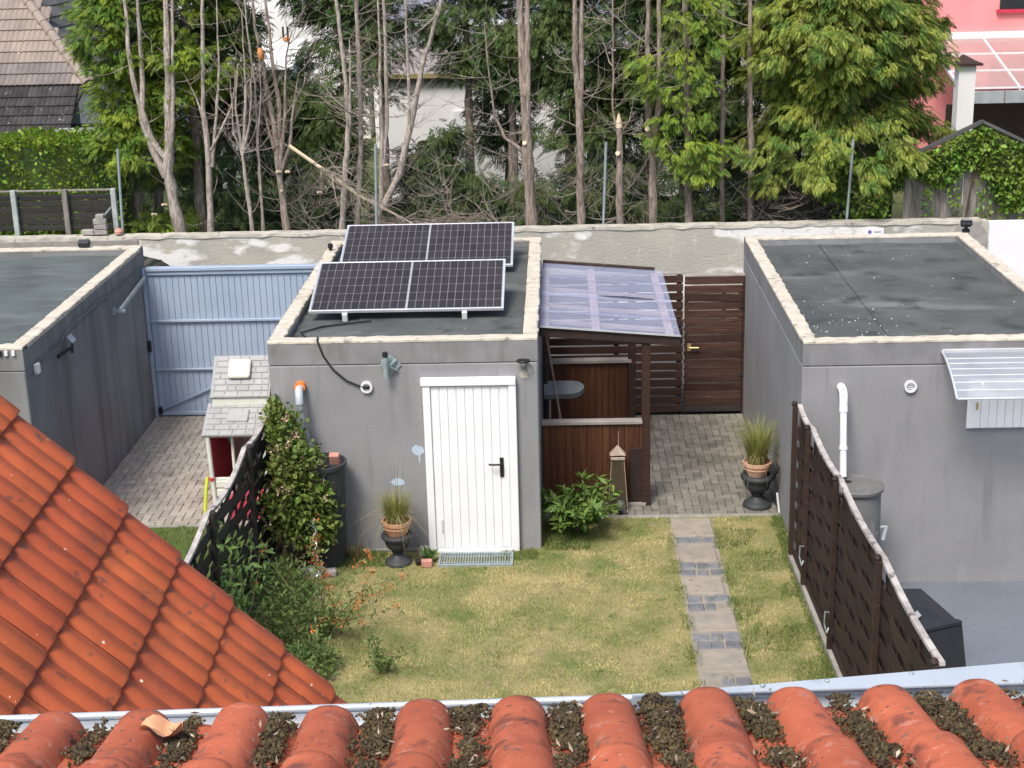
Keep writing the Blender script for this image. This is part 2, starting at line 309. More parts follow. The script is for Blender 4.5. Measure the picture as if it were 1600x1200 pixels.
def spray_template(nl=9, wv=.05):
    V = []; F = []
    for i in range(nl):
        t = i/(nl-1); x0 = .05+.75*t; sd_ = 1 if i % 2 else -1; L = .46*(1-.45*t); an = R(42)*sd_*(1-.75*(i == nl-1))
        dx, dy = math.cos(an), math.sin(an); n = len(V)
        z0 = -.22*x0*x0; x1 = x0+dx*L; z1 = -.22*x1*x1-.05
        V += [(x0, 0, z0), (x0+dx*L*.5-dy*wv, dy*L*.5+dx*wv, (z0+z1)/2+.03), (x1, dy*L, z1), (x0+dx*L*.5+dy*wv, dy*L*.5-dx*wv, (z0+z1)/2+.03)]
        F.append((n, n+1, n+2, n+3))
    return np.array(V), np.array(F)
SPR = spray_template(11, .058); SPR6 = spray_template(9, .06)
LEAF = (np.array([(0, 0, 0), (.5, .30, .06), (1, 0, -.05), (.5, -.30, .06), (.5, 0, -.03)]), np.array([(0, 4, 1), (4, 2, 1), (0, 3, 4), (4, 3, 2)]))
LEAFN = (np.array([(0, 0, 0), (.45, .16, .05), (1, 0, -.10), (.45, -.16, .05)]), np.array([(0, 3, 2, 1)]))
def rdir(n, up=0.): d = RNG.normal(size=(n, 3)); d[:, 2] += up; return d/np.linalg.norm(d, axis=1, keepdims=True)
def merge(parts):
    V = []; F = []; o = 0
    for v, f in parts: V.append(v); F.append(f+o); o += len(v)
    return np.concatenate(V), np.concatenate(F)
def blobs(centers, rads, per, size, tmpl=SPR, out=None, droop=.5, flat=.6):
    """clumps of sprays round branch tips; out = axis point to grow away from"""
    ps = []; ds = []
    for c, r in zip(centers, rads):
        n = int(per*(r/.35)**1.5)+3; p = RNG.normal(size=(n, 3))*.5; p /= np.maximum(1, np.linalg.norm(p, axis=1, keepdims=True)); p[:, 2] *= flat
        ps.append(np.array(c)+p*r)
        o_ = np.array(c)-np.array(out(c)) if out else np.array([0, 0, 1.]); o_[2] = 0; o_ = o_/(np.linalg.norm(o_)+1e-6)
        d = o_*.9+p*.7+RNG.normal(size=(n, 3))*.35; d[:, 2] -= droop; ds.append(d)
    ps = np.concatenate(ps); ds = np.concatenate(ds); n = len(ps)
    return scatter(tmpl[0], tmpl[1], ps, ds, size*RNG.uniform(.6, 1.3, n), RNG.normal(size=n)*.4)
def tri_blades(base, d, L, wd):
    s_ = np.cross(d, np.array([0, 0, 1.])+RNG.normal(size=d.shape)*.3); s_ /= np.linalg.norm(s_, axis=1, keepdims=True)
    V = np.stack([base-s_*wd[:, None]/2, base+s_*wd[:, None]/2, base+d*L[:, None]], 1).reshape(-1, 3)
    return V, np.arange(len(V)).reshape(-1, 3)
def arc_blades(c, n, L, spread, wd, r0=.05, droop=1.0, segs=4):
    """arching grass blades out of a pot"""
    V = []; F = []
    for i in range(n):
        t = random.uniform(0, 2*math.pi); rr = r0*math.sqrt(random.random()); p = Vector((c[0]+rr*math.cos(t), c[1]+rr*math.sin(t), c[2]))
        t2 = t+random.gauss(0, .5); hd = Vector((math.cos(t2), math.sin(t2), 0)); l_ = L*random.uniform(.55, 1.1); sp = spread*random.uniform(.2, 1.1)
        sd_ = Vector((-math.sin(t2), math.cos(t2), 0)); base = len(V)
        for k in range(segs+1):
            q = k/segs; z = l_*(q-droop*sp*.45*q*q*q); x = l_*sp*q*q*.85+l_*.06*q
            w_ = wd*(1-q)*.5+.0006; pt = p+hd*x+Vector((0, 0, z)); V += [tuple(pt-sd_*w_), tuple(pt+sd_*w_)]
        for k in range(segs): b = base+2*k; F.append((b, b+1, b+3, b+2))
    m_ = MB(); m_.v = V; m_.f = F; return m_
# ================================================================== SETTING
struct(MB().box(-70, 70, -6, 150, -.9, -.5), 'ground', 'asphalt')
struct(MB().box(-3.22, 2.60, 3.2, 17.0, -.52, .0), 'lawn', 'soil')
struct(MB().box(-9, -3.36, 9, 16.86, -.52, -.002), 'neighbour_lawn', 'turf')
struct(MB().box(2.61, 9, 3.2, 15.9, -.52, -.31), 'neighbour_patio', 'patio')
struct(MB().box(-40, 40, 26.26, 120, -.52, .30), 'far_garden', 'turf')
struct(MB().box(-30, 30, 20.9, 25.98, -.52, -.02), 'alley', 'asphalt')
def herringbone(name, m, x0, y0, nx, ny, visible, z=0.0):
    base = struct(MB().box(x0-.02, x0+nx*.1+.02, y0-.02, y0+ny*.1+.02, -.2, z-.012), name, 'joint')
    H = mesh_of(MB().obox((0, 0, -.03), (.194, .094, .06), None, .006), 'paver', m); V = mesh_of(MB().obox((0, 0, -.03), (.094, .194, .06), None, .006), 'paver', m)
    S = mesh_of(MB().obox((0, 0, -.03), (.094, .094, .06), None, .006), 'paver', m)
    L = []
    for i in range(nx):
        for j in range(ny):
            k = (i-j) % 4; x = x0+i*.1; y = y0+j*.1
            if k == 0: L.append((H, x+.1, y+.05) if i+1 < nx else (S, x+.05, y+.05))
            elif k == 1 and i == 0: L.append((S, x+.05, y+.05))
            elif k == 3: L.append((V, x+.05, y+.1) if j+1 < ny else (S, x+.05, y+.05))
            elif k == 2 and j == 0: L.append((S, x+.05, y+.05))
    vis = sorted([t for t in L if visible(t[1], t[2])], key=lambda t: t[2])
    for t in vis[:300]:
        inst(t[0], 'paver', base, (t[1], t[2], z+random.uniform(-.003, .003)), Matrix.Rotation(random.gauss(0, .008), 3, 'Z') @ Matrix.Rotation(random.gauss(0, .008), 3, 'X'))
    rest = MB(); sel = set(id(t) for t in vis[:300])
    for t in L:
        if id(t) in sel: continue
        sx, sy = (.194, .094) if t[0] is H else (.094, .194) if t[0] is V else (.094, .094)
        rest.obox((t[1], t[2], z-.03+random.uniform(-.002, .002)), (sx, sy, .06), None, .006)
    part(rest, 'far_pavers', m, base, kind='stuff'); return base
herringbone('garden_pavement', 'paver_dark', -.24, 17.04, 28, 37, lambda x, y: x > .98 and y < 20.75)
herringbone('courtyard_pavement', 'paver', -5.90, 16.92, 26, 41, lambda x, y: x < -4.05)
struct(MB().box(-.22, 2.57, 16.94, 17.015, -.1, .012, .008), 'paving_edge_kerb', 'kerb')
struct(MB().box(-5.9, -3.36, 16.84, 16.895, -.1, .01, .008), 'courtyard_edge_kerb', 'kerb')
# garden path of slabs with cobbles between
gp = struct(MB().box(1.25, 1.74, 11.2, 16.9, -.1, .004), 'garden_path', 'slab')
for (y0, y1, x0, x1) in ((16.34, 16.87, 1.26, 1.73), (15.66, 16.12, 1.28, 1.70), (14.81, 15.23, 1.29, 1.69), (13.95, 14.38, 1.32, 1.73), (13.09, 13.53, 1.32, 1.74), (11.9, 12.35, 1.33, 1.74)):
    part(MB().obox(((x0+x1)/2, (y0+y1)/2, -.01), (x1-x0, y1-y0, .06), Matrix.Rotation(random.gauss(0, .012), 3, 'Z'), .012), 'slab', 'slab', gp)
for (yc, rows) in ((16.24, 1), (15.45, 2), (14.6, 2), (13.74, 2), (12.72, 3)):
    for r_ in range(rows):
        yy = yc+(r_-(rows-1)/2)*.19
        for x, wd in ((1.355, .18), (1.51, .13), (1.65, .17)):
            if random.random() < .05: continue
            part(MB().obox((x+random.uniform(-.015, .015), yy+random.uniform(-.015, .015), -.012+random.uniform(-.006, .006)), (wd*random.uniform(.85, 1), .165*random.uniform(.85, 1), .06), Matrix.Rotation(random.gauss(0, .05), 3, 'Z'), .016), 'cobble', 'cobble', gp)
# grass blades
def lawn_blades(x0, x1, y0, y1, n, Lm, keep):
    x = RNG.uniform(x0, x1, n); y = RNG.uniform(y0, y1, n); k = keep(x, y); x = x[k]; y = y[k]; n = len(x)
    d = np.stack([RNG.normal(size=n)*.55, RNG.normal(size=n)*.55, np.ones(n)], 1); d /= np.linalg.norm(d, axis=1, keepdims=True)
    # clumpy length
    cl = .6+.5*np.sin(x*7.3+np.sin(y*5.1))*np.sin(y*6.7+np.sin(x*4.3))
    return tri_blades(np.stack([x, y, np.full(n, -.004)], 1), d, Lm*RNG.uniform(.5, 1.2, n)*(.75+.5*np.clip(cl, 0, 1)), RNG.uniform(.004, .009, n))
def keep_main(x, y):
    jag = .03*np.sin(y*23)+.025*np.sin(y*61)
    onpath = (x > 1.24+jag) & (x < 1.75-jag) & (RNG.random(len(x)) > .006)
    return ~((x < -.24) & (y > 16.0)) & ~onpath & ~((x > -1.42) & (x < -.55) & (y > 15.6))
single(lawn_blades(-3.2, 2.58, 12.2, 16.95, 190000, .030, keep_main), 'grass', 'grass', 'short dry patchy grass of the back lawn', 'grass', kind='stuff')
n_ = 5000
edge = [lawn_blades(2.44, 2.60, 11.8, 16.9, 6000, .075, lambda x, y: RNG.random(len(x)) > .3), lawn_blades(1.72, 2.58, 12.4, 16.9, 16000, .045, lambda x, y: np.sin(x*5+y*3)+np.sin(y*7.1-x*4) > .2),
        lawn_blades(-3.0, -2.0, 15.6, 16.0, 3000, .09, lambda x, y: RNG.random(len(x)) > .3), lawn_blades(1.18, 1.30, 12.2, 16.9, 1800, .05, lambda x, y: np.sin(y*9) > -.2), lawn_blades(1.69, 1.80, 12.2, 16.9, 1800, .05, lambda x, y: np.sin(y*7+1) > -.2),
        lawn_blades(1.46, 1.58, 12.6, 16.4, 500, .05, lambda x, y: (np.sin(y*7.4) > .8)), lawn_blades(-.24, .3, 16.0, 16.6, 2500, .06, lambda x, y: x > -.22),
        lawn_blades(-6, -3.4, 13, 16.84, 30000, .05, lambda x, y: x == x), lawn_blades(-.7, -.3, 15.75, 16.02, 700, .07, lambda x, y: x == x)]
single(merge(edge), 'green_grass', 'grassg', 'lush green grass along fence foot and path edges', 'grass', kind='stuff')

# ================================================================== GARAGES
def garage(name, label, x0, x1, y0, y1, wallm, bandm, feltm, seams):
    g = thing(name, label, 'garage', ((x0+x1)/2, y0, 0))
    part(MB().box(x0, x1, y0, y1, -.4, 2.213, .012), 'wall', wallm, g)
    part(MB().box(x0+.012, x1-.012, y0+.012, y1-.012, 2.205, 2.232), 'shadow_joint', 'joint', g)
    t = .155
    band = MB()
    band.box(x0, x1, y0, y0+t, 2.225, 2.468); band.box(x0, x1, y1-t, y1, 2.225, 2.468)
    band.box(x0, x0+t, y0+t, y1-t, 2.225, 2.468); band.box(x1-t, x1, y0+t, y1-t, 2.225, 2.468)
    pr = part(band, 'parapet', bandm, g)
    # uneven mortar coping, four strips
    for (ax, a0, a1, c0, c1) in (('x', x0, x1, y0, y0+t), ('x', x0, x1, y1-t, y1), ('y', y0+t, y1-t, x0, x0+t), ('y', y0+t, y1-t, x1-t, x1)):
        m_ = MB(); n = max(8, int((a1-a0)/.07)); V = []; F = []
        for i in range(n+1):
            q = a0+(a1-a0)*i/n; j0 = random.uniform(-.006, .006); j1 = random.uniform(-.012, .012); zt = 2.497+random.uniform(-.005, .005)
            sec = [(c0-.004+j0*.4, 2.466), (c0-.003+j0, zt-.008), (c0+.012, zt), (c1-.012+j1, zt), (c1+.004+j1, zt-.01), (c1+.003, 2.44)]
            for c, z in sec: V.append((q, c, z) if ax == 'x' else (c, q, z))
        for i in range(n):
            for k in range(5): F.append((i*6+k, i*6+k+1, (i+1)*6+k+1, (i+1)*6+k))
        F.append(tuple(range(6))); F.append(tuple(range(n*6, n*6+6)))
        m_.add(V, F); part(m_, 'coping', 'coping', pr)
    xs = [x0+t]+list(seams)+[x1-t]
    for i in range(len(xs)-1):
        m_ = MB(); nx, ny = 14, 30; V = []; F = []
        xa = xs[i]-(.05 if i else 0); xb = xs[i+1]; zz = 2.385+.005*(i % 2)+(.002 if i else 0)
        for a_ in range(nx+1):
            for b_ in range(ny+1):
                x = xa+(xb-xa)*a_/nx; y = y0+t+(y1-y0-2*t)*b_/ny
                V.append((x, y, zz+.006*math.sin(x*5+y*2.3)*math.sin(y*3.1)+(.006 if a_ in (0,) and i else 0)))
        for a_ in range(nx):
            for b_ in range(ny): k = a_*(ny+1)+b_; F.append((k, k+ny+1, k+ny+2, k+1))
        m_.add(V, F); part(m_, 'roof_felt', feltm, g, smooth=True)
    part(MB().box(x0+t, x1-t, y0+t, y1-t, 2.23, 2.37), 'roof_slab', feltm, g)
    return g
gm = garage('garage', 'grey rendered garage with white door and solar panels on its flat roof', -3.21, -.255, 16.07, 21.25, 'render', 'render_band', 'felt', (-2.3, -1.25))
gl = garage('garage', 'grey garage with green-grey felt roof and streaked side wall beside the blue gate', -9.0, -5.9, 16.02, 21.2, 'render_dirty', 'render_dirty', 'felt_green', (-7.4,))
gr = garage('garage', 'grey garage with black felt roof behind the woven fence and white downpipe', 2.57, 5.62, 15.73, 21.05, 'render', 'render_band', 'felt', (3.62, 4.62))
def blotch(x, y, z, rx, rz, n=14):
    return MB().poly([(x+rx*math.cos(t)*random.uniform(.75, 1.15), y, z+rz*math.sin(t)*random.uniform(.75, 1.15)) for t in [2*math.pi*i/n for i in range(n)]], (0, -.003, 0))
part(blotch(-1.618, 16.069, 1.21, .075, .06), 'filler_patch', 'paint_blue', gm, label='pale blue filler patch on the grey wall')
part(MB().poly([(-1.61, 16.069, 1.16), (-1.585, 16.069, 1.16), (-1.59, 16.069, 1.06), (-1.60, 16.069, 1.06)], (0, -.002, 0)), 'filler_run', 'paint_blue', gm)
part(blotch(-1.851, 16.069, .83, .075, .05), 'filler_patch', 'paint_blue', gm)
part(blotch(-.41, 16.069, 2.07, .05, .045), 'filler_patch', 'paint_beige', gm)
part(MB().box(-3.2, -1.6, 16.03, 16.068, 0, .035, .008), 'plinth', 'kerb', gm)
# white door of the middle garage
dr = part(MB().box(-1.44, -.585, 16.03, 16.068, .03, 1.96), 'door', 'white_paint', gm)
bm_ = mesh_of(MB().obox((0, 0, 0), (.0855, .012, 1.90), None, .005), 'door_board', 'white_paint')
for i in range(9): inst(bm_, 'door_board', dr, (-1.44+.05+i*.094, 16.025, 1.0))
fr = MB().box(-1.525, -1.442, 16.0, 16.068, 0, 1.975, .006); part(fr, 'door_frame', 'white_paint', gm)
part(MB().box(-.583, -.50, 16.0, 16.068, 0, 1.975, .006), 'door_frame', 'white_paint', gm)
part(MB().box(-1.545, -.50, 15.985, 16.068, 1.977, 2.062, .008), 'lintel', 'white_paint', gm)
part(MB().box(-1.44, -.585, 15.99, 16.068, 0, .03, .004), 'door_sill', 'white_paint', gm)
h_ = MB().box(-.70, -.655, 16.005, 16.019, .90, 1.13, .006); h_.tube([(-.68, 16.01, 1.07), (-.68, 15.955, 1.07), (-.70, 15.945, 1.07), (-.80, 15.945, 1.07), (-.815, 15.96, 1.07)], .011, 8)
part(h_, 'door_handle', 'black', dr, smooth=True)
part(MB().box(-1.38, -1.36, 16.0, 16.02, .25, .40, .004), 'hinge', 'white_plastic', dr)
# steel grate step
g_ = thing('door_grate', 'galvanised steel grate lying in front of the white garage door', 'grate', (-.97, 15.75, 0))
part(MB().box(-1.40, -.57, 15.59, 15.615, 0, .03).box(-1.40, -.57, 15.905, 15.93, 0, .03).box(-1.40, -1.38, 15.615, 15.905, 0, .03).box(-.59, -.57, 15.615, 15.905, 0, .03), 'frame', 'galv', g_)
bars = mesh_of(MB().obox((0, 0, 0), (.008, .29, .022)), 'bar', 'galv')
for i in range(27): inst(bars, 'bar', g_, (-1.365+i*.0295, 15.76, .016))
for y in (15.68, 15.84): part(MB().box(-1.38, -.59, y-.005, y+.005, .004, .022), 'cross_bar', 'galv', g_)

rp = np.stack([3.05+.45*RNG.normal(size=60), 16.6+.5*RNG.normal(size=60), np.full(60, 2.398)], 1); rp = rp[(rp[:, 0] > 2.75) & (rp[:, 0] < 5.4) & (rp[:, 1] > 15.95)]; rp2 = np.stack([RNG.uniform(2.8, 5.4, 25), RNG.uniform(16, 20.8, 25), np.full(25, 2.398)], 1); rp = np.concatenate([rp, rp2])
V_ = (np.array([(1, 0, 0), (-1, 0, 0), (0, 1, 0), (0, -1, 0), (0, 0, 1), (0, 0, -1.)])[None]*RNG.uniform(.4, 1.4, (len(rp), 6, 1))*RNG.uniform(.004, .012, (len(rp), 1, 1))+rp[:, None]).reshape(-1, 3)
single((V_, (np.array([(0, 2, 4), (2, 1, 4), (1, 3, 4), (3, 0, 4), (2, 0, 5), (1, 2, 5), (3, 1, 5), (0, 3, 5)])[None]+(np.arange(len(rp))*6)[:, None, None]).reshape(-1, 3)), 'roof_pebbles', 'white_plastic', 'scattered white pebbles and droppings on the right garage roof', 'pebbles', kind='stuff')
# ================================================================== SOLAR PANELS
def solar(label, x0, y0, z0, tilt):
    r_ = thing('solar_module', label, 'solar panel', (x0, y0, z0), 'solar panels on the middle garage'); r_.rotation_euler = (R(tilt), 0, 0); OFF[r_] = (0, 0, 0)
    W_, D_ = 2.278, 1.134
    part(MB().box(.01, W_-.01, .01, D_-.01, -.02, .0), 'backsheet', 'cellback', r_)
    f = MB().box(0, W_, 0, .022, -.032, .006, .002).box(0, W_, D_-.022, D_, -.032, .006, .002).box(0, .022, .022, D_-.022, -.032, .006, .002).box(W_-.022, W_, .022, D_-.022, -.032, .006, .002)
    part(f, 'frame', 'alu', r_)
    cell = mesh_of(MB().obox((0, 0, 0), (.0865, .1735, .003), None, .006), 'cell', 'cell')
    for i in range(24):
        x = .03+(i+.5)*.0915+(.022 if i > 11 else 0)
        for j in range(6): inst(cell, 'cell', r_, (x, .022+(j+.5)*.1817, .0022))
    for x in (.42, 1.82):
        part(MB().box(x-.03, x+.03, -.03, .03, -.13/math.cos(R(tilt)), -.035, .004), 'foot', 'white_plastic', r_)
        part(MB().bar((x, D_-.06, -.035), (x, D_-.06+.1, -.40), .04, .02), 'rear_leg', 'alu', r_)
    return r_
solar('solar panel with silver frame nearest the front edge of the garage roof', -2.935, 17.27, 2.515, 17)
solar('solar panel with silver frame at the rear of the garage roof, partly covered', -2.885, 19.52, 2.505, 17.5)
# cable + vent
cab = MB().tube([(-2.2, 17.2, 2.41), (-2.75, 17.0, 2.402), (-2.95, 16.75, 2.402), (-2.8, 16.4, 2.405), (-2.69, 16.24, 2.44), (-2.665, 16.16, 2.512), (-2.655, 16.06, 2.505), (-2.645, 16.045, 2.47), (-2.60, 16.05, 2.33), (-2.50, 16.05, 2.17), (-2.36, 16.05, 2.04), (-2.25, 16.05, 1.99), (-2.17, 16.04, 1.965)], .011, 6)
single(cab, 'solar_cable', 'black', 'black cable hanging from the garage roof to the round white vent', 'cable', (-2.6, 16.06, 2.4), smooth=True)
v_ = thing('wall_vent', 'round white wall vent with black cable end on middle garage', 'vent', (-2.143, 16.07, 1.963))
def ring(mb, c, r0, r1, y0, y1, n=24):
    V = []; F = []
    for k in range(n):
        t = 2*math.pi*k/n
        for (rr, yy) in ((r0, y1), (r0, y0), (r1, y0), (r1, y1)): V.append((c[0]+rr*math.cos(t), yy, c[2]+rr*math.sin(t)))
    for k in range(n):
        k2 = (k+1) % n
        for q in range(4): F.append((k*4+q, k*4+(q+1) % 4, k2*4+(q+1) % 4, k2*4+q))
    return mb.add(V, F)
def disc(mb, c, r_, y0, y1, n=24):
    return mb.poly([(c[0]+r_*math.cos(2*math.pi*k/n), y0, c[2]+r_*math.sin(2*math.pi*k/n)) for k in range(n)], (0, y1-y0, 0))
part(ring(MB(), (-2.143, 0, 1.963), .042, .066, 16.035, 16.069), 'ring', 'white_plastic', v_)
part(disc(MB(), (-2.143, 0, 1.963), .042, 16.05, 16.068), 'opening', 'white_plastic', v_)
part(MB().box(-2.18, -2.11, 16.02, 16.05, 1.945, 1.985, .008), 'plug', 'black', v_)
# antenna bracket
b_ = thing('antenna_bracket', 'grey steel antenna wall bracket with black-capped tube above the wall stain', 'bracket', (-1.884, 16.07, 2.21))
part(MB().obox((-1.865, 16.058, 2.21), (.17, .012, .17), Matrix.Rotation(R(45), 3, 'Y'), .004), 'plate', 'galv', b_)
part(MB().bar((-1.95, 16.05, 2.27), (-1.90, 15.97, 2.15), .03, .02).bar((-1.80, 16.05, 2.15), (-1.90, 15.97, 2.24), .03, .02).bar((-1.80, 16.05, 2.27), (-1.90, 15.97, 2.20), .03, .02), 'strut', 'galv', b_)
part(MB().tube([(-1.91, 15.96, 2.10), (-1.91, 15.96, 2.33)], .028, 12), 'tube', 'galv', b_, smooth=True)
part(MB().tube([(-1.91, 15.96, 2.33), (-1.91, 15.96, 2.385)], .03, 12), 'cap', 'black', b_, smooth=True)
# wall hook lamp
b_ = thing('wall_lamp', 'small black ring-shaped wall lamp above the white garage door corner', 'lamp', (-.41, 16.07, 2.24))
q_ = MB(); q_.tube([(-.41+.065*math.cos(t), 15.98+.05*math.sin(t), 2.255) for t in [2*math.pi*k/16 for k in range(17)]], .014, 8)
part(q_, 'ring', 'black', b_, smooth=True)
part(MB().lathe([(.008, -.06), (.022, -.05), (.03, 0), (.012, .03)], (-.41, 16.02, 2.21), 12), 'stem', 'grey_plastic', b_, smooth=True)

# ================================================================== NEAR HOUSE ROOF (house frame turned 2.8 degrees)
HA = R(2.8)
nr = thing('house_roof', 'red clay tiled eaves with moss and a zinc gutter at the bottom of the picture', 'roof', (0, 0, 0), rz=HA)
sl = R(14); Dn = Vector((0, math.cos(sl), -math.sin(sl))); Wn = Vector((-1, 0, 0)); Nn = Dn.cross(Wn); RM = Matrix((Dn, Wn, Nn)).transposed()
PW = .2052; CL = .37; TL = .455
def near_tile():
    n = 22; V = []; F = []
    def prof(y):
        q = y/PW          # 0..1 ; roll in the middle .18-.82
        a_ = (q-.5)/.29
        if abs(a_) < 1: return .05*math.sqrt(max(0, 1-abs(a_)**2.3))+.002
        return .002+.006*(abs(q-.5)-.29)/.21
    xs = [0, .02, TL*.5, TL-.03, TL-.008, TL]
    for i, x in enumerate(xs):
        for k in range(n+1):
            y = PW*(k/n)*1.03; z = prof(PW*k/n)+.022*x/TL
            if i == 5: z -= .008
            V.append((x, y, z))
    for i in range(len(xs)-1):
        for k in range(n): a_ = i*(n+1)+k; F.append((a_, a_+n+1, a_+n+2, a_+1))
    # front thickness
    b0 = (len(xs)-1)*(n+1); nb = len(V)
    for k in range(n+1): x, y, z = V[b0+k]; V.append((x-.004, y, z-.016))
    for k in range(n): F.append((b0+k, nb+k, nb+k+1, b0+k+1))
    m_ = MB(); m_.v = V; m_.f = F; return mesh_of(m_, 'roof_tile', 'tile_near', True, 50)
NT = near_tile()
U0 = -.988+PW/2          # centre of a roll at u=-.988
for row in range(6):
    for c in range(-7, 13):
        u = U0+c*PW; v = 3.03-row*CL*math.cos(sl); z = 5.285+row*CL*math.sin(sl)
        o_ = Vector((u, v, z))-Dn*TL
        inst(NT, 'roof_tile', nr, o_+Nn*random.uniform(-.003, .004)+Vector((random.gauss(0, .003), random.gauss(0, .006), 0)), Matrix.Rotation(random.gauss(0, .014), 3, 'Z') @ RM @ Matrix.Rotation(random.gauss(0, .006), 3, 'X'))
part(MB().poly([(-2.6, .9, 5.79), (2.6, .9, 5.79), (2.6, 3.0, 5.268), (-2.6, 3.0, 5.268)], (0, 0, -.03)), 'roof_deck', 'woodd', nr)
part(MB().box(-2.8, 2.8, 2.55, 2.75, 0, 5.28), 'wall', 'housewhite', nr)
gv = []; V = []; F = []; ns = 12
for i in range(ns+1):
    t = math.pi*i/ns; gv.append((3.07-.055*math.cos(t), 5.292-.06*math.sin(t)))
gv[0] = (3.015, 5.296)
m_ = MB()
for u in (-2.6, 2.6):
    for v, z in gv: m_.v.append((u, v, z))
for i in range(ns): m_.f.append((i, i+1, ns+2+i, ns+1+i))
m_.tube([(-2.6, 3.128, 5.294), (2.6, 3.128, 5.294)], .009, 10)
part(m_, 'gutter', 'zinc', nr, smooth=True)
ws = part(MB().poly([(.30, 3.10, 5.312), (1.22, 3.185, 5.318), (2.6, 3.33, 5.318), (2.6, 3.10, 5.308)], (0, 0, .004)).poly([(.30, 3.10, 5.310), (2.6, 3.33, 5.314), (2.6, 3.334, 5.28), (.30, 3.104, 5.28)], (0, .003, 0)), 'flashing_sheet', 'zinc', nr, label='pale blue-grey metal flashing sheet widening to the right')
for u, v in ((.445, 3.105), (.60, 3.118), (.75, 3.13), (.95, 3.15)):
    part(MB().lathe([(.006, 0), (.006, .003), (.003, .005)], (u, v, 5.319), 8), 'screw', 'galv', ws)
# moss and debris lying in the troughs
def roof_pt(u, s, hh=0):      # s = distance up the slope from the eave
    p = Vector((u, 3.055-s*math.cos(sl), 5.285+s*math.sin(sl)))+Nn*(hh+.014+.02*(1-(s % CL)/CL)); return p
OCT = (np.array([(1, 0, 0), (-1, 0, 0), (0, 1, 0), (0, -1, 0), (0, 0, 1), (0, 0, -1.)]), np.array([(0, 2, 4), (2, 1, 4), (1, 3, 4), (3, 0, 4), (2, 0, 5), (1, 2, 5), (3, 1, 5), (0, 3, 5)]))
def crumbs(n, size, clumps, spread, hmax):
    P = []
    for (u, s, k, sp) in clumps:
        for _ in range(int(n*k)):
            du = random.gauss(0, spread*sp); ds = random.gauss(0, spread*2.0*sp); q = max(0, 1-(abs(du)/(spread*2.2))**2-(abs(ds)/(spread*4))**2)
            P.append(roof_pt(u+du*.8, max(.0, s+ds), random.uniform(0, hmax*q*k)))
    P = np.array([tuple(p) for p in P]); m = len(P)
    sv = RNG.uniform(.5, 1.5, (m, 3)); V = OCT[0][None]*sv[:, None]*(size*RNG.uniform(.4, 1.3, m))[:, None, None]
    V = V+RNG.normal(size=V.shape)*size*.3+P[:, None]; return V.reshape(-1, 3), (OCT[1][None]+(np.arange(m)*6)[:, None, None]).reshape(-1, 3)
cl = []
rr = random.Random(5)
TR = {0: [(.10, .7, .7), (.20, .8, .8)], 1: [(.05, .5, .6), (.13, .9, .8), (.22, .7, .9)], 2: [(.05, .8, 1), (.12, 1.2, 1.1), (.22, 1.1, 1.1)], 3: [(.05, 1.2, 1.0), (.12, 1.2, 1.1), (.22, 1.1, 1.1)],
      4: [(.05, 1.0, 1), (.12, .7, .8), (.25, .6, .8)], 5: [(.05, 1.0, .9), (.13, 1.1, 1.1), (.24, .9, 1)], 6: [(.02, 1.7, .75), (.08, 1.3, 1.1), (.16, 1.2, 1.1), (.26, 1.2, 1.1)], 7: [(.05, .45, .6), (.12, .9, 1.1), (.2, 1.2, 1.1)],
      8: [(.04, .5, .7), (.14, .6, .8), (.25, 1.1, 1.2)], 9: [(.05, .6, .8), (.14, 1.2, 1.1), (.24, 1.3, 1.2)], 10: [(.06, .3, .5), (.22, .8, .9)]}
for c in range(-7, 13):
    for (s, k, sp) in TR.get(c, [(.06, .8, .9), (.16, .9, 1)])+[(.42, .7, 1), (.6, .6, 1)]:
        for _ in range(3): cl.append((U0+c*PW+rr.gauss(0, .014), max(.015, s+rr.gauss(0, .022)), k*.33*rr.uniform(.4, 1.5), sp*rr.uniform(.5, .95)))
ms = crumbs(330, .0048, cl, .027, .024)
o_ = single(ms, 'moss', 'moss', 'dark brown-green moss cushions lying between the near roof tiles', 'moss', kind='stuff'); o_.rotation_euler = (0, 0, HA)
db = []
for _ in range(420):
    u, s, k, sp = rr.choice(cl); p = roof_pt(u+rr.gauss(0, .03), max(0, s+rr.gauss(0, .05)), .022); db.append(p)
dbp = np.array([tuple(p) for p in db]); V_, F_ = scatter(LEAFN[0], LEAFN[1], dbp, rdir(len(dbp), .2), RNG.uniform(.006, .026, len(dbp)), RNG.uniform(0, 6, len(dbp)))
o_ = single((V_, F_), 'roof_debris', 'debris', 'pale leaf and twig crumbs on the near roof moss', 'debris', kind='stuff'); o_.rotation_euler = (0, 0, HA)
# fallen leaf
lf = MB(); V = []; F = []
for i in range(9):
    q = i/8; x = -.045+.09*q; w_ = .03*math.sin(math.pi*min(1, max(.08, q)))+.003
    for s_ in (-1, 0, 1): V.append((x, s_*w_, .018*abs(s_)+.012*math.sin(q*7)))
for i in range(8):
    for k in range(2): a_ = i*3+k; F.append((a_, a_+1, a_+4, a_+3))
lf.add([(x-.86, y+2.87, z+5.372) for x, y, z in V], F)
single(lf, 'fallen_leaf', 'dryreed', 'curled tan fallen leaf among the moss on the near roof', 'leaf', (-.86, 2.87, 5.372), smooth=True)
K['leaf_tan'] = mat('dry_leaf', (.62, .36, .20), (.50, .26, .14), 30, rough=.6); bpy.data.objects['fallen_leaf'].data.materials[0] = K['leaf_tan']

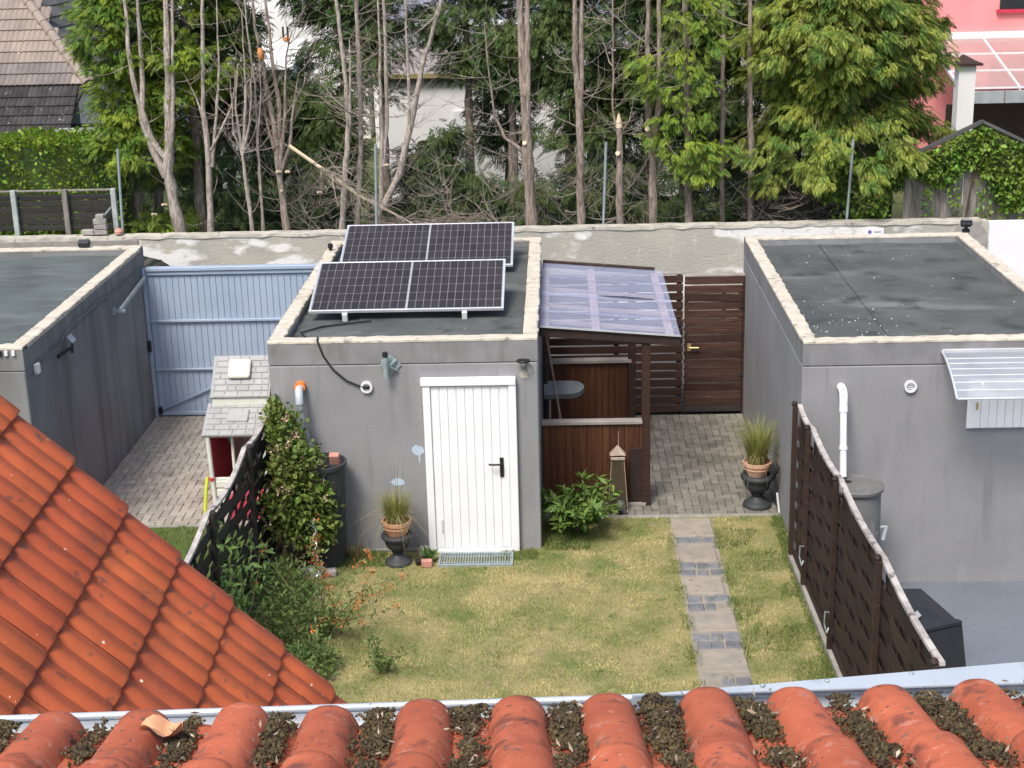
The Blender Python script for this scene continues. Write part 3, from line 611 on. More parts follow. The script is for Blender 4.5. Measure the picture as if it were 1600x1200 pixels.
# ================================================================== LEFT NEIGHBOUR ROOF
lr = thing('neighbour_roof', 'steep orange-red tiled roof sloping down across the lower left', 'roof', (0, 0, 0), rz=HA)
s2 = R(47.5); D2 = Vector((math.cos(s2), 0, -math.sin(s2))); W2 = Vector((0, 1, 0)); N2 = D2.cross(W2); RM2 = Matrix((D2, W2, N2)).transposed()
C2 = .345; L2 = .42; TW = .30
def or_tile(flap):
    n = 24; V = []; F = []; xs = [0, L2*.5, L2-.014, L2]
    def prof(q):
        a_ = (q*2) % 1.0; return .021*(math.sin(math.pi*a_)**.75)+.006*math.sin(2*math.pi*a_)
    for i, x in enumerate(xs):
        for k in range(n+1): V.append((x, TW*k/n, prof(k/n-1e-6 if k == n else k/n)+.036*x/L2-(.006 if i == 3 else 0)))
    for i in range(3):
        for k in range(n): a_ = i*(n+1)+k; F.append((a_, a_+n+1, a_+n+2, a_+1))
    b0 = 3*(n+1); nb = len(V)
    for k in range(n+1): x, y, z = V[b0+k]; V.append((x-.006, y, z-.027))
    for k in range(n): F.append((b0+k, nb+k, nb+k+1, b0+k+1))
    if flap:
        nb = len(V)
        for i in range(4): x, y, z = V[i*(n+1)+n]; V += [(x, y+.012, z-.004), (x, y+.014, z-.075)]
        for i in range(3):
            F.append((i*(n+1)+n, (i+1)*(n+1)+n, nb+(i+1)*2, nb+i*2)); F.append((nb+i*2, nb+(i+1)*2, nb+(i+1)*2+1, nb+i*2+1))
        F.append((3*(n+1)+n, nb-1, nb+7, nb+6))
    m_ = MB(); m_.v = V; m_.f = F; return mesh_of(m_, 'roof_tile', 'tile_or', True, 50)
OT, OTF = or_tile(False), or_tile(True)
P0 = Vector((-2.243, 7.0, 4.77))      # nose of the first visible course at the verge
for r_ in range(-5, 9):
    for c in range(12 if r_ < 8 else 12):
        o_ = P0+D2*(r_*C2-L2)-W2*(TW*(c+1))+N2*(-.028+random.uniform(-.002, .002))
        inst(OTF if c == 0 else OT, 'roof_tile', lr, o_, RM2 @ Matrix.Rotation(random.gauss(0, .007), 3, 'Z') @ Matrix.Rotation(random.gauss(0, .0025), 3, 'Y'))
A_ = P0-D2*(5.5*C2); B_ = P0+D2*(8.3*C2)
part(MB().poly([A_-N2*.06, B_-N2*.06, B_-N2*.06-W2*3.6, A_-N2*.06-W2*3.6], -N2*.1), 'roof_deck', 'woodd', lr)
part(MB().poly([A_-W2*.12-N2*.16, B_-W2*.12-N2*.16, (B_.x-.1, 6.88, 0), (A_.x, 6.88, 0)], (0, -.15, 0)), 'gable_wall', 'housewhite', lr)
# ================================================================== BLUE GATE
bg_ = thing('metal_gate', 'blue-grey ribbed steel gate closing the courtyard beside the left garage', 'gate', (-4.5, 21.05, 0))
part(MB().box(-5.84, -3.26, 21.04, 21.06, .05, 2.1), 'sheet', 'bluegate', bg_)
sl_ = mesh_of(MB().obox((0, 0, 0), (.083, .010, 2.02), None, .003), 'slat', 'bluegate')
for i in range(29): inst(sl_, 'slat', bg_, (-5.79+i*.0885, 21.032, 1.07))
for z, t in ((1.43, .035), (.71, .03), (.045, .05)): part(MB().box(-5.84, -3.26, 20.985, 21.024, z-t/2, z+t/2, .005), 'rail', 'bluegate', bg_)
part(MB().box(-5.84, -3.26, 20.97, 21.08, 2.16, 2.215, .008).box(-5.84, -3.26, 20.995, 21.07, 2.10, 2.155, .006), 'top_rail', 'bluegate', bg_)
part(MB().box(-5.895, -5.845, 20.97, 21.07, 0, 2.2, .006), 'post', 'bluegate', bg_)
part(MB().bar((-5.82, 21.0, .10), (-4.6, 21.0, .62), .03, .03), 'brace', 'bluegate', bg_)
part(MB().box(-5.83, -5.78, 20.93, 20.98, .05, .16, .006), 'hinge', 'black', bg_); part(MB().box(-5.885, -5.845, 20.9, 20.96, 1.0, 1.16, .006), 'hinge', 'black', bg_)
# gate holder arm on the garage wall
a_ = thing('gate_stop_arm', 'pale green steel arm on a bracket high on the left garage side wall', 'bracket', (-5.88, 20.2, 2.0))
part(MB().bar((-5.85, 20.98, 2.08), (-5.80, 19.5, 2.0), .035, .05), 'arm', 'conc_post', a_); part(MB().box(-5.897, -5.74, 19.47, 19.53, 1.96, 2.0, .004).box(-5.897, -5.89, 19.43, 19.57, 1.93, 2.04), 'bracket', 'galv', a_)
cb = MB().tube([(-5.885, 16.33, 2.22), (-5.885, 16.8, 2.17), (-5.885, 17.17, 2.18), (-5.885, 17.5, 2.26), (-5.885, 17.85, 2.305), (-5.885, 18.3, 2.27), (-5.885, 18.8, 2.30), (-5.885, 19.3, 2.23), (-5.885, 19.84, 2.25), (-5.885, 20.5, 2.22), (-5.885, 21.05, 2.25)], .011, 6)
single(cb, 'wall_cable', 'grey_plastic', 'thin grey cable sagging along the left garage side wall', 'cable', (-5.885, 18.5, 2.25), smooth=True)
cb = MB().tube([(-5.887, 16.05, 2.10), (-5.887, 16.6, 2.17), (-5.887, 17.3, 2.235), (-5.887, 17.9, 2.30)], .006, 5)
single(cb, 'wall_cable', 'grey_plastic', 'thinner straight cable below the sagging one on the left garage', 'cable', (-5.887, 17, 2.2), smooth=True)
single(MB().box(-5.897, -5.84, 16.28, 16.36, 2.10, 2.22, .01), 'junction_box', 'white_plastic', 'small white junction box at the front end of left garage side wall', 'box', (-5.87, 16.32, 2.16))
sl2 = thing('solar_spotlight', 'black solar spotlight with tilted panel on the left garage side wall', 'lamp', (-5.88, 17.3, 2.1))
part(MB().obox((-5.80, 17.40, 2.20), (.02, .13, .10), Matrix.Rotation(R(-35), 3, 'Y'), .004), 'panel', 'slate', sl2)
part(MB().bar((-5.895, 17.1, 2.06), (-5.80, 17.38, 2.1), .035, .035, .006).bar((-5.80, 17.36, 2.03), (-5.80, 17.42, 2.18), .03, .03, .006), 'head', 'black', sl2)
for i, (x, l_) in enumerate(((-6.15, 'black clip nearest the picture edge'), (-6.08, 'white clip in the middle of the three'), (-6.0, 'white clip closest to the wall corner'))):
    single(MB().box(x-.018, x+.018, 15.995, 16.018, 2.40, 2.46, .004), 'wall_clip', 'black' if i == 0 else 'white_plastic', 'small '+l_+' under the left garage coping', 'clip', (x, 16, 2.43), 'clips under the left garage coping')
single(MB().obox((-6.70, 21.1, 2.56), (.16, .10, .09), Matrix.Rotation(R(20), 3, 'X'), .012), 'flood_light', 'anthracite', 'small dark floodlight on the rear corner of the left garage roof', 'lamp', (-6.7, 21.1, 2.5))
single(MB().lathe([(.02, 0), (.025, .03), (.035, .04), (.035, .09), (.02, .10)], (-3.14, 20.6, 2.5), 12), 'roof_camera', 'black', 'tiny black lamp head on the left coping of middle garage', 'lamp', (-3.14, 20.6, 2.5), smooth=True)
s_ = thing('security_lamp', 'black security floodlight on the rear corner of the right garage roof', 'lamp', (5.60, 21.0, 2.5))
part(MB().box(5.56, 5.66, 20.97, 21.03, 2.50, 2.55, .01).box(5.59, 5.63, 20.98, 21.02, 2.55, 2.60, .005), 'base', 'black', s_); part(MB().obox((5.60, 20.96, 2.64), (.15, .09, .10), Matrix.Rotation(R(-25), 3, 'X'), .015), 'head', 'black', s_); part(MB().obox((5.60, 20.925, 2.685), (.12, .05, .012), Matrix.Rotation(R(-25), 3, 'X')), 'glass', 'boardgrey', s_)

# ================================================================== SLATTED BROWN FENCE + GATE (rear right)
sf = thing('slatted_fence', 'dark brown horizontal slat fence at the back of the lean-to', 'fence', (.75, 20.8, 0))
slm = mesh_of(MB().obox((0, 0, 0), (1.93, .022, .105), None, .005), 'slat', 'wood')
for i in range(16): inst(slm, 'slat', sf, (.745, 20.79+random.uniform(-.004, .004), .075+i*.126), Matrix.Rotation(random.gauss(0, .003), 3, 'Y'))
for x in (-.2, .78, 1.66): part(MB().box(x-.035, x+.035, 20.805, 20.875, 0, 2.03, .005), 'post', 'wood', sf)
part(MB().box(-.23, 1.72, 20.77, 20.85, 2.03, 2.06, .005), 'top_rail', 'greycap', sf)
sg = thing('slatted_gate', 'brown wooden slat gate with brass handle next to the right garage', 'gate', (2.14, 20.8, 0))
slm = mesh_of(MB().obox((0, 0, 0), (.80, .022, .112), None, .005), 'slat', 'wood')
for i in range(15): inst(slm, 'slat', sg, (2.135, 20.775+random.uniform(-.004, .004), .16+i*.118), Matrix.Rotation(random.gauss(0, .004), 3, 'Y'))
for x in (1.76, 2.28, 2.51): part(MB().box(x-.03, x+.03, 20.79, 20.83, .1, 1.85, .004), 'upright', 'wood', sg)
part(MB().box(1.735, 2.535, 20.76, 20.785, .03, .10, .004), 'bottom_board', 'woodblack', sg)
part(MB().tube([(1.80, 20.76, .985), (1.80, 20.72, .985), (1.93, 20.715, .985)], .012, 8).box(1.775, 1.825, 20.757, 20.765, .93, 1.04), 'handle', 'brass', sg, smooth=True)
for i in range(12): part(MB().box(1.722, 1.732, 20.755, 20.775, .45+i*.118, .51+i*.118), 'hinge_strip', 'greycap', sg)
for z in (.55, 1.55): part(MB().box(2.50, 2.56, 20.755, 20.765, z, z+.05), 'hinge', 'woodblack', sg)
gp_ = thing('gate_header', 'weathered brown board beam above the slat gate', 'beam', (2.15, 20.8, 1.9))
part(MB().box(1.735, 2.565, 20.77, 20.83, 1.885, 1.99, .006), 'board', 'wood', gp_); part(MB().box(1.735, 2.565, 20.765, 20.86, 1.992, 2.02, .005), 'cap', 'greycap', gp_); part(MB().box(2.54, 2.568, 20.77, 20.85, 0, 1.88, .004), 'jamb', 'wood', gp_)

# ================================================================== LEAN-TO SHELTER
sh = thing('lean_to', 'dark brown wooden lean-to with corrugated clear plastic roof beside the middle garage', 'shelter', (.4, 17.35, 0))
pl = mesh_of(MB().obox((0, 0, 0), (.088, .02, 1.0), None, .004), 'plank', 'woodv')
for i in range(14): inst(pl, 'plank', sh, (-.19+i*.089, 17.35, .54))
part(MB().box(-.245, 1.0, 17.365, 17.40, .05, 1.03), 'backing', 'woodd', sh)
part(MB().box(-.245, .975, 17.31, 17.43, 1.045, 1.09, .006), 'rail_cap', 'greycap', sh)
for i in range(12): inst(pl, 'plank', sh, (-.12+i*.089, 19.93, .52))
part(MB().box(-.16, .95, 19.945, 19.98, .03, 1.03), 'backing', 'woodd', sh)
part(MB().box(-.16, .95, 19.87, 20.0, 1.035, 1.085, .006), 'rail_cap', 'greycap', sh)
for (x, y, zt) in ((1.0, 17.36, 2.155), (.955, 19.93, 2.165), (-.2, 19.93, 2.24)): part(MB().box(x-.05, x+.05, y-.05, y+.05, 0, zt, .006), 'post', 'wood', sh)
part(MB().box(-.245, 1.0, 17.30, 17.47, 0.0, .045, .005), 'foot_board', 'kerb', sh)
zl, zr, xl, xr, ya, yb = 2.285, 2.14, -.25, 1.40, 17.28, 20.62
zx = lambda x: zl+(zr-zl)*(x-xl)/(xr-xl)
part(MB().bar((xl, ya+.03, zl-.07), (xr, ya+.03, zr-.07), .05, .11, .006), 'fascia', 'woodd', sh)
part(MB().bar((xl+.02, yb-.03, zl-.02), (xr-.1, yb-.03, zr-.01), .05, .10, .006), 'rear_beam', 'woodd', sh)
for x in (-.19, .42, 1.29): part(MB().box(x-.05, x+.05, ya+.06, yb-.06, zx(x)-.11, zx(x)-.045, .005), 'rafter', 'rafterpink', sh)
for y in (18.0, 18.75, 19.6): part(MB().bar((xl+.03, y, zl-.13), (xr-.1, y, zr-.13), .05, .04), 'batten', 'rafterpink', sh)
# corrugated sheets
def corr(y0, y1, dz):
    V = []; F = []; n = int((y1-y0)/.0095)
    for i in range(n+1):
        y = y0+(y1-y0)*i/n; z = .009*math.sin(2*math.pi*y/.076)+dz
        V += [(xl, y, zl-.02+z), (xr, y, zr-.02+z)]
    for i in range(n): F.append((2*i, 2*i+1, 2*i+3, 2*i+2))
    m_ = MB(); m_.v = V; m_.f = F; return m_
for (y0, y1, dz) in ((17.26, 18.1, .006), (18.0, 18.95, .014), (18.85, 19.8, .006), (19.7, 20.58, .014)): part(corr(y0, y1, dz), 'roof_sheet', 'poly', sh, smooth=True, ang=80)
part(MB().bar((xl, ya-.01, zl), (xr, ya-.01, zr), .03, .014), 'edge_trim', 'alu', sh)
m_ = MB(); n = 10
for i in range(n): x0_ = .50+.07*i; x1_ = x0_+.07; h0 = .045*math.sin(math.pi*i/n); h1 = .045*math.sin(math.pi*(i+1)/n); m_.add([(x0_, 18.92-h0, zx(x0_)+.004+h0*.5), (x1_, 18.92-h1, zx(x1_)+.004+h1*.5), (x1_, 18.95, zx(x1_)), (x0_, 18.95, zx(x0_))], [(0, 1, 2, 3)])
part(m_, 'cracked_edge', 'woodd', sh)
# things in the shelter
ib = thing('ironing_board', 'grey fabric board with rounded end resting inside the lean-to', 'board', (0.05, 18.4, 1.1))
V = [(-.22, 0), (.12, 0), (.22, .03), (.27, .08), (.285, .12), (.27, .16), (.22, .20), (.12, .215), (-.22, .215)]
part(MB().poly([(x, 18.35+y*.9, 1.10+y*.55) for x, y in V], (0, .03, -.07)), 'top', 'boarddark', ib); part(MB().tube([(-.15, 18.40, 1.08), (-.15, 18.5, .02)], .014, 8), 'leg', 'greycap', ib)
single(MB().tube([(-.19, 18.0, 2.05), (-.09, 18.05, 1.38), (.1, 18.1, .02)], .014, 8), 'wooden_pole', 'barkd', 'thin wooden pole leaning inside the lean-to against the garage', 'pole', (0, 18, 0), smooth=True)
single(MB().box(-.235, -.175, 18.5, 18.9, 0.0, 1.45, .01), 'black_frame', 'black', 'narrow black upright frame standing inside the lean-to', 'frame', (-.2, 18.7, 0))  # vague narrow black frame, unidentified, built as one plain box
# obelisk lantern + glass ball
ob = thing('garden_lantern', 'tall tapering garden lantern with small pyramid cap before the lean-to', 'lantern', (.66, 17.2, 0))
q = MB()
def frust(mb, c, a0, a1, z0, z1): 
    V = [(c[0]+sx*a*1.0, c[1]+sy*a*.6, z) for a, z in ((a0, z0), (a1, z1)) for sx, sy in ((-1, -1), (1, -1), (1, 1), (-1, 1))]
    return mb.add(V, [(3, 2, 1, 0), (4, 5, 6, 7)]+[(i, (i+1) % 4, 4+(i+1) % 4, 4+i) for i in range(4)])
c_ = (.655, 17.2, 0)
part(frust(MB(), c_, .115, .072, .03, .655), 'glass_body', 'obglass', ob)
for sx in (-1, 1):
    part(MB().bar((c_[0]+sx*.117, 17.13, .03), (c_[0]+sx*.074, 17.155, .66), .007, .007), 'corner_strip', 'obroof', ob)
part(MB().box(c_[0]-.085, c_[0]+.085, 17.14, 17.26, .655, .69, .004), 'collar', 'obroof', ob); part(frust(MB(), c_, .095, .006, .715, .825), 'cap', 'obroof', ob); part(MB().box(c_[0]-.05, c_[0]+.05, 17.17, 17.23, .69, .715), 'neck', 'woodblack', ob)
part(MB().tube([(c_[0]+.01, 17.2, .82), (c_[0]+.01, 17.2, 1.0)], .004, 6), 'wire', 'obroof', ob); part(MB().box(.53, .78, 17.08, 17.29, 0, .03, .006), 'base', 'kerb', ob)
single(MB().box(.80, .98, 17.325, 17.337, .05, .74, .003), 'leaning_board', 'woodd', 'dull dark brown board leaning on the lean-to front right of the lantern', 'board', (.89, 17.33, 0))
gb = MB().lathe([(.07*math.sin(math.pi*i/12), .07-.07*math.cos(math.pi*i/12)) for i in range(13)], (.675, 17.04, .05), 20, False)
gb_ = thing('garden_ball', 'dark mirror glass ball on a short stake at the lantern foot', 'ball', (.675, 17.04, 0)); part(gb, 'ball', 'glassball', gb_, smooth=True); part(MB().lathe([(.03, 0), (.025, .055)], (.675, 17.04, 0), 12), 'stand', 'black', gb_)

# ================================================================== URNS, POTS
def urn(loc, s, label):
    o = thing('urn', label, 'urn', loc, 'dark pedestal urns')
    pr = [(.155, 0), (.158, .025), (.15, .045), (.12, .06), (.10, .075), (.075, .10), (.055, .125), (.06, .14), (.075, .15), (.06, .16), (.085, .18), (.125, .215), (.145, .26), (.15, .30), (.15, .325)]
    part(MB().lathe([(r_*s, z*s) for r_, z in pr], loc, 28), 'body', 'anthracite', o, smooth=True, ang=50)
    part(MB().lathe([(r_*s, z*s) for r_, z in [(.15, .325), (.185, .335), (.19, .36), (.175, .385), (.14, .385), (.13, .35)]], loc, 28), 'rim', 'anthracite', o, smooth=True, ang=40)
    return o
urn((-1.85, 15.72, 0), .95, 'dark urn left of the white door, standing on the lawn')
urn((2.33, 17.27, 0), 1.08, 'dark urn on the paving edge beside the right garage')
def pot(loc, s, m, label, blades):
    o = thing('potted_grass', label, 'pot plant', loc, 'terracotta pots of ornamental grass')
    pr = [(.10, 0), (.125, .06), (.14, .10), (.15, .105), (.15, .12), (.14, .125), (.148, .145), (.165, .15), (.168, .19), (.15, .192), (.14, .16)]
    part(MB().lathe([(r_*s, z*s) for r_, z in pr], loc, 28), 'pot', m, o, smooth=True, ang=35)
    part(MB().lathe([(.145*s, .15*s), (.01, .165*s)], loc, 20), 'potting_soil', 'moss', o)
    for nm, mm, args in blades: part(arc_blades((loc[0], loc[1], loc[2]+.16*s), *args), nm, mm, o)
    return o
pot((-1.85, 15.72, .335), .98, 'terracotta', 'terracotta pot of yellow-green ornamental grass on the urn left of the white door', [('blades', 'reed', (420, .42, .55, .006, .11, 1.0)), ('dry_blades', 'dryreed', (160, .38, 1.5, .006, .11, 1.7)), ('seed_stalks', 'stemb', (7, .85, .25, .006, .05, .5))])
pot((2.32, 17.27, .38), 1.02, 'terra_pale', 'pale terracotta pot of tall green grass on the urn by the right garage', [('blades', 'reed', (460, .62, .6, .008, .11, 1.1)), ('dry_blades', 'dryreed', (90, .52, 1.6, .006, .11, 1.7))])
# solar spike lamp at right garage corner
sp = thing('spike_lamp', 'black spot lamp on a black and white stake leaning by the right urn', 'lamp', (2.55, 17.0, 0))
part(MB().tube([(2.56, 17.0, .02), (2.53, 17.02, .27)], .013, 8), 'white_stake', 'white_plastic', sp); part(MB().tube([(2.53, 17.02, .27), (2.50, 17.04, .50)], .014, 8), 'black_stake', 'black', sp)
part(MB().lathe([(.02, 0), (.055, .02), (.065, .06), (.05, .11), (.0, .13)], (2.49, 17.04, .49), 16), 'head', 'black', sp, smooth=True)
# small bits at the door
single(MB().obox((-1.525, 15.62, .04), (.12, .075, .08), Matrix.Rotation(.08, 3, 'Z'), .008), 'brick', 'brickpink', 'small pink brick block on the lawn left of the steel grate', 'brick', (-1.525, 15.62, 0))
single(MB().obox((-1.62, 15.66, .035), (.06, .07, .07), Matrix.Rotation(.3, 3, 'Z'), .01), 'black_block', 'black', 'tiny dark block between the urn and the pink brick', 'block', (-1.62, 15.66, 0))
single(MB().obox((-1.58, 15.9, .06), (.12, .1, .12), Matrix.Rotation(.1, 3, 'Z'), .02), 'stone', 'kerb', 'pale concrete stone at the left foot of the door frame', 'stone', (-1.58, 15.9, 0))
n = 60; ps = np.array([-1.50, 15.74, .05])+RNG.normal(size=(n, 3))*[.04, .03, .03]
pl_ = thing('weed', 'small green weed growing beside the pink brick', 'plant', (-1.5, 15.74, 0)); part(scatter(LEAFN[0], LEAFN[1], ps, rdir(n, 1.2), RNG.uniform(.06, .13, n), RNG.uniform(0, 6, n)), 'leaves', 'elder', pl_)

# ================================================================== RAIN PIPE + BARREL LEFT
dp = thing('downpipe', 'grey drain pipe with orange socket leading down to the dark rain barrel', 'pipe', (-2.87, 16.07, 1.97))
part(MB().tube([(-2.873, 16.07, 1.985), (-2.873, 15.99, 1.985)], .062, 16), 'orange_socket', 'orange', dp, smooth=True)
part(MB().tube([(-2.873, 16.0, 1.975), (-2.873, 15.94, 1.97), (-2.87, 15.91, 1.93), (-2.868, 15.905, 1.83)], .045, 14), 'elbow', 'zinc', dp, smooth=True)
part(MB().tube([(-2.868, 15.905, 1.86), (-2.83, 15.89, 1.55), (-2.79, 15.88, 1.34)], .036, 14), 'pipe', 'drainpipe', dp, smooth=True); part(MB().tube([(-2.80, 15.883, 1.40), (-2.775, 15.875, 1.24)], .042, 14), 'coupling', 'zinc', dp, smooth=True)
rb = thing('rain_barrel', 'tall black rain barrel under the drain pipe behind the honeysuckle', 'barrel', (-2.66, 15.78, 0))
part(MB().lathe([(.215, 0), (.225, .05), (.262, 1.15), (.285, 1.16), (.288, 1.20), (.262, 1.205), (.25, 1.1), (0, 1.1)], (-2.66, 15.78, 0), 28), 'body', 'anthracite', rb, smooth=True)
single(MB().obox((-2.50, 15.76, 1.24), (.11, .07, .13), Matrix.Rotation(.4, 3, 'X'), .008), 'brick', 'brickpink', 'pink brick lying on the rim of the dark rain barrel', 'brick', (-2.5, 15.76, 1.2))
for i, (x, y, s) in enumerate(((-2.72, 15.36, .13), (-2.56, 15.40, .09), (-2.84, 15.42, .10))):
    single(MB().obox((x, y, s*.45), (s*1.4, s, s), Matrix.Rotation(.3*i, 3, 'Z'), .02), 'stone', 'stone', ['largest pale stone below the rain barrel', 'smaller pale stone right of the large one below the barrel', 'left pale stone at the honeysuckle foot'][i], 'stone', (x, y, 0), 'stones at the barrel foot')
# ================================================================== RIGHT SIDE: barrel, pipe, round vent, canopy
rb = thing('rain_barrel', 'grey lidded rain barrel behind the woven fence at the right garage', 'barrel', (3.07, 15.15, 0))
part(MB().lathe([(.24, -.31), (.255, .06), (.265, .5), (.255, 1.02), (.245, 1.08)], (3.07, 15.1, 0), 30), 'body', 'grey_plastic', rb, smooth=True); part(MB().lathe([(.25, 1.07), (.285, 1.075), (.288, 1.105), (.27, 1.115), (.262, 1.108), (.1, 1.122), (0, 1.124)], (3.07, 15.1, 0), 30, False), 'lid', 'grey_plastic', rb, smooth=True, ang=30)
part(MB().lathe([(.04, 0), (.04, .006)], (2.99, 15.15, 1.12), 14), 'lid_hole', 'black', rb); part(MB().tube([(3.32, 15.1, .62), (3.40, 15.08, .64), (3.36, 15.05, .50)], .022, 8), 'tap', 'zinc', rb, smooth=True)
dp = thing('downpipe', 'white plastic downpipe from the right garage wall into the grey barrel', 'pipe', (2.98, 15.73, 1.97))
part(MB().tube([(2.985, 15.73, 1.985), (2.985, 15.62, 1.985), (2.985, 15.56, 1.95), (2.985, 15.54, 1.86), (2.985, 15.53, 1.80)], .045, 16), 'elbow', 'white_plastic', dp, smooth=True)
part(MB().tube([(2.985, 15.53, 1.82), (2.96, 15.33, 1.42), (2.95, 15.22, 1.15)], .037, 16), 'pipe', 'white_plastic', dp, smooth=True)
for p, q in (((2.985, 15.535, 1.83), (2.982, 15.505, 1.77)), ((2.962, 15.345, 1.45), (2.959, 15.325, 1.41))): part(MB().tube([p, q], .046, 16), 'collar', 'white_plastic', dp, smooth=True)
v_ = thing('wall_vent', 'round white louvre vent on the front of the right garage', 'vent', (3.72, 15.73, 1.98))
part(ring(MB(), (3.72, 0, 1.98), .042, .066, 15.695, 15.729), 'ring', 'white_plastic', v_); part(disc(MB(), (3.72, 0, 1.98), .042, 15.712, 15.728), 'grille', 'boardgrey', v_)
for i in range(3): part(MB().box(3.69, 3.75, 15.705, 15.712, 1.955+i*.022, 1.963+i*.022), 'louvre', 'white_plastic', v_)
cn = thing('door_canopy', 'clear plastic canopy roof on the front of the right garage', 'canopy', (4.7, 15.73, 2.3))
def cano(x): 
    V = []
    for i in range(9): q = i/8; V.append((x, 15.715-.72*q, 2.365-.06*q-.235*q*q))
    return V
A_, B_ = cano(4.03), cano(5.55); m_ = MB(); m_.v = A_+B_; m_.f = [(i, i+1, 10+i, 9+i) for i in range(8)]; part(m_, 'sheet', 'polyclear', cn, smooth=True)
part(MB().tube(A_, .013, 8), 'side_rail', 'alu', cn, smooth=True); part(MB().tube([A_[-1], B_[-1]], .013, 8), 'front_rail', 'alu', cn); part(MB().box(4.03, 5.55, 15.69, 15.728, 2.35, 2.39, .004), 'wall_rail', 'alu', cn)
for i in (2, 3, 4, 5, 6, 7): part(MB().tube([A_[i], B_[i]], .007, 6), 'rib', 'alu', cn)
part(MB().bar((4.32, 15.72, 2.0), (4.32, 15.15, 2.18), .02, .03), 'bracket', 'alu', cn)
wn = thing('shuttered_window', 'white slatted shutter of the window under the clear canopy', 'window', (5.0, 15.73, 1.5))
part(MB().box(4.335, 5.47, 15.70, 15.729, 1.50, 2.05, .004), 'frame', 'white_paint', wn)
s_ = mesh_of(MB().obox((0, 0, 0), (.082, .012, .53), None, .004), 'slat', 'white_paint')
for i in range(12): inst(s_, 'slat', wn, (4.43+i*.087, 15.692, 1.775))
part(MB().box(4.42, 4.44, 15.675, 15.69, 1.72, 1.80), 'latch', 'brass', wn)
bx = thing('covered_grill', 'black tarpaulin-covered box behind the near end of the right fence', 'cover', (3.15, 12.3, 0))
pts = [(2.80, 12.75, 1.02), (3.18, 12.62, 1.08), (3.42, 12.1, .98), (3.02, 11.85, 1.0)]; low = [(2.80, 12.9, -.31), (3.25, 12.75, -.31), (3.58, 11.95, -.31), (3.0, 11.7, -.31)]
m_ = MB(); m_.add(pts+low, [(0, 1, 2, 3), (0, 4, 5, 1), (1, 5, 6, 2), (2, 6, 7, 3), (3, 7, 4, 0)]); part(m_, 'cover', 'tarp', bx); part(MB().bar((3.02, 11.9, 1.03), (3.4, 12.1, 1.01), .05, .03), 'fold', 'tarp', bx)
part(MB().poly([(3.02, 12.2, 1.035), (3.06, 12.24, 1.045), (3.08, 12.16, 1.035), (3.04, 12.12, 1.03)], (.004, 0, .006)), 'torn_flap', 'boardgrey', bx)

# ================================================================== WOVEN FENCES
def woven(name, label, x0_, ys, side, ztop, m, postm, gapm=0, lean=0, amp=.03, scal=.09):
    X = lambda y: x0_+(ys[0]-y)*lean
    x = x0_
    f = thing(name, label, 'fence', (x, ys[0], 0))
    for a_, b_ in zip(ys[:-1], ys[1:]):
        L = a_-b_; nz = 13; zb = .14
        for i in range(nz):
            z = zb+(ztop-.10-zb)*(i+.5)/nz; ph = (i % 2)*math.pi; hgt = (ztop-.1-zb)/nz*(1.0-gapm); V = []; F = []; n = 14
            for k in range(n+1):
                y = a_-.03-(L-.06)*k/n; dx = amp*math.sin(math.pi*3*k/n+ph+math.pi/2); x = X(y)
                tl = .012*(1 if math.cos(math.pi*3*k/n+ph) > 0 else -1)
                V += [(x+dx-.004, y, z-hgt/2), (x+dx+.004, y, z-hgt/2), (x+dx+.004, y, z+hgt/2), (x+dx-.004, y, z+hgt/2)]
            for k in range(n):
                for q in range(4): F.append((k*4+q, k*4+(q+1) % 4, k*4+4+(q+1) % 4, k*4+4+q))
            F += [(0, 1, 2, 3), (n*4, n*4+3, n*4+2, n*4+1)]
            m_ = MB(); m_.add(V, F); part(m_, 'lamella', m, f)
        for q in range(1, 3):      # vertical weavers
            y = a_-L*q/3; x = X(y); part(MB().box(x-.012, x+.012, y-.015, y+.015, .1, ztop-.08), 'weaver', m, f)
        # curved capping
        V = []; n = 12; cp = []
        for k in range(n+1): q = k/n; cp.append((X(a_-L*q), a_-L*q, ztop-scal*math.sin(math.pi*q)+.02))
        mm = MB()
        for k in range(n): mm.bar(cp[k], cp[k+1], .05, .03)
        part(mm, 'capping', 'cappale', f); part(MB().bar((X(a_), a_-.01, .095), (X(b_), b_+.01, .095), .06, .07, .005), 'bottom_rail', m, f)
    for y in ys:
        x = X(y); part(MB().box(x-.026+side*.045, x+.026+side*.045, y-.03, y+.03, 0, ztop+.02, .005), 'post', postm, f)
        part(MB().lathe([(.03, 0), (.035, .02), (.02, .045)], (x+side*.055, y, ztop+.02), 8), 'post_cap', postm, f)
    return f
fr_ = woven('woven_fence', 'dark brown woven lamella fence along the right side of the lawn', 2.545, [15.68, 14.9, 13.45, 11.65, 9.85], -1, 1.78, 'woodd', 'woodd', -.32, .02, .014, .045)
for (y, z) in ((14.85, .42), (13.3, .42)):
    part(MB().tube([(2.50, y, z+.1), (2.46, y-.02, z+.12), (2.46, y, z-.02), (2.48, y-.03, z-.10), (2.50, y, z-.06)], .008, 6), 'fence_bracket', 'galv', fr_)
fl = woven('woven_fence', 'blackened woven lamella fence behind the honeysuckle on the left', -3.32, [16.75, 15.0, 13.2, 11.4], 1, 1.62, 'woodblack', 'woodblack', .04, 0, .022)
struct(MB().poly([(2.47, 15.72, -.1), (2.57, 15.72, -.1), (2.69, 9.9, -.1), (2.59, 9.9, -.1)], (0, 0, .17)), 'fence_kerb', 'kerb')
struct(MB().box(-3.37, -3.27, 11, 16.8, -.1, .05, .01), 'left_fence_kerb', 'kerb')
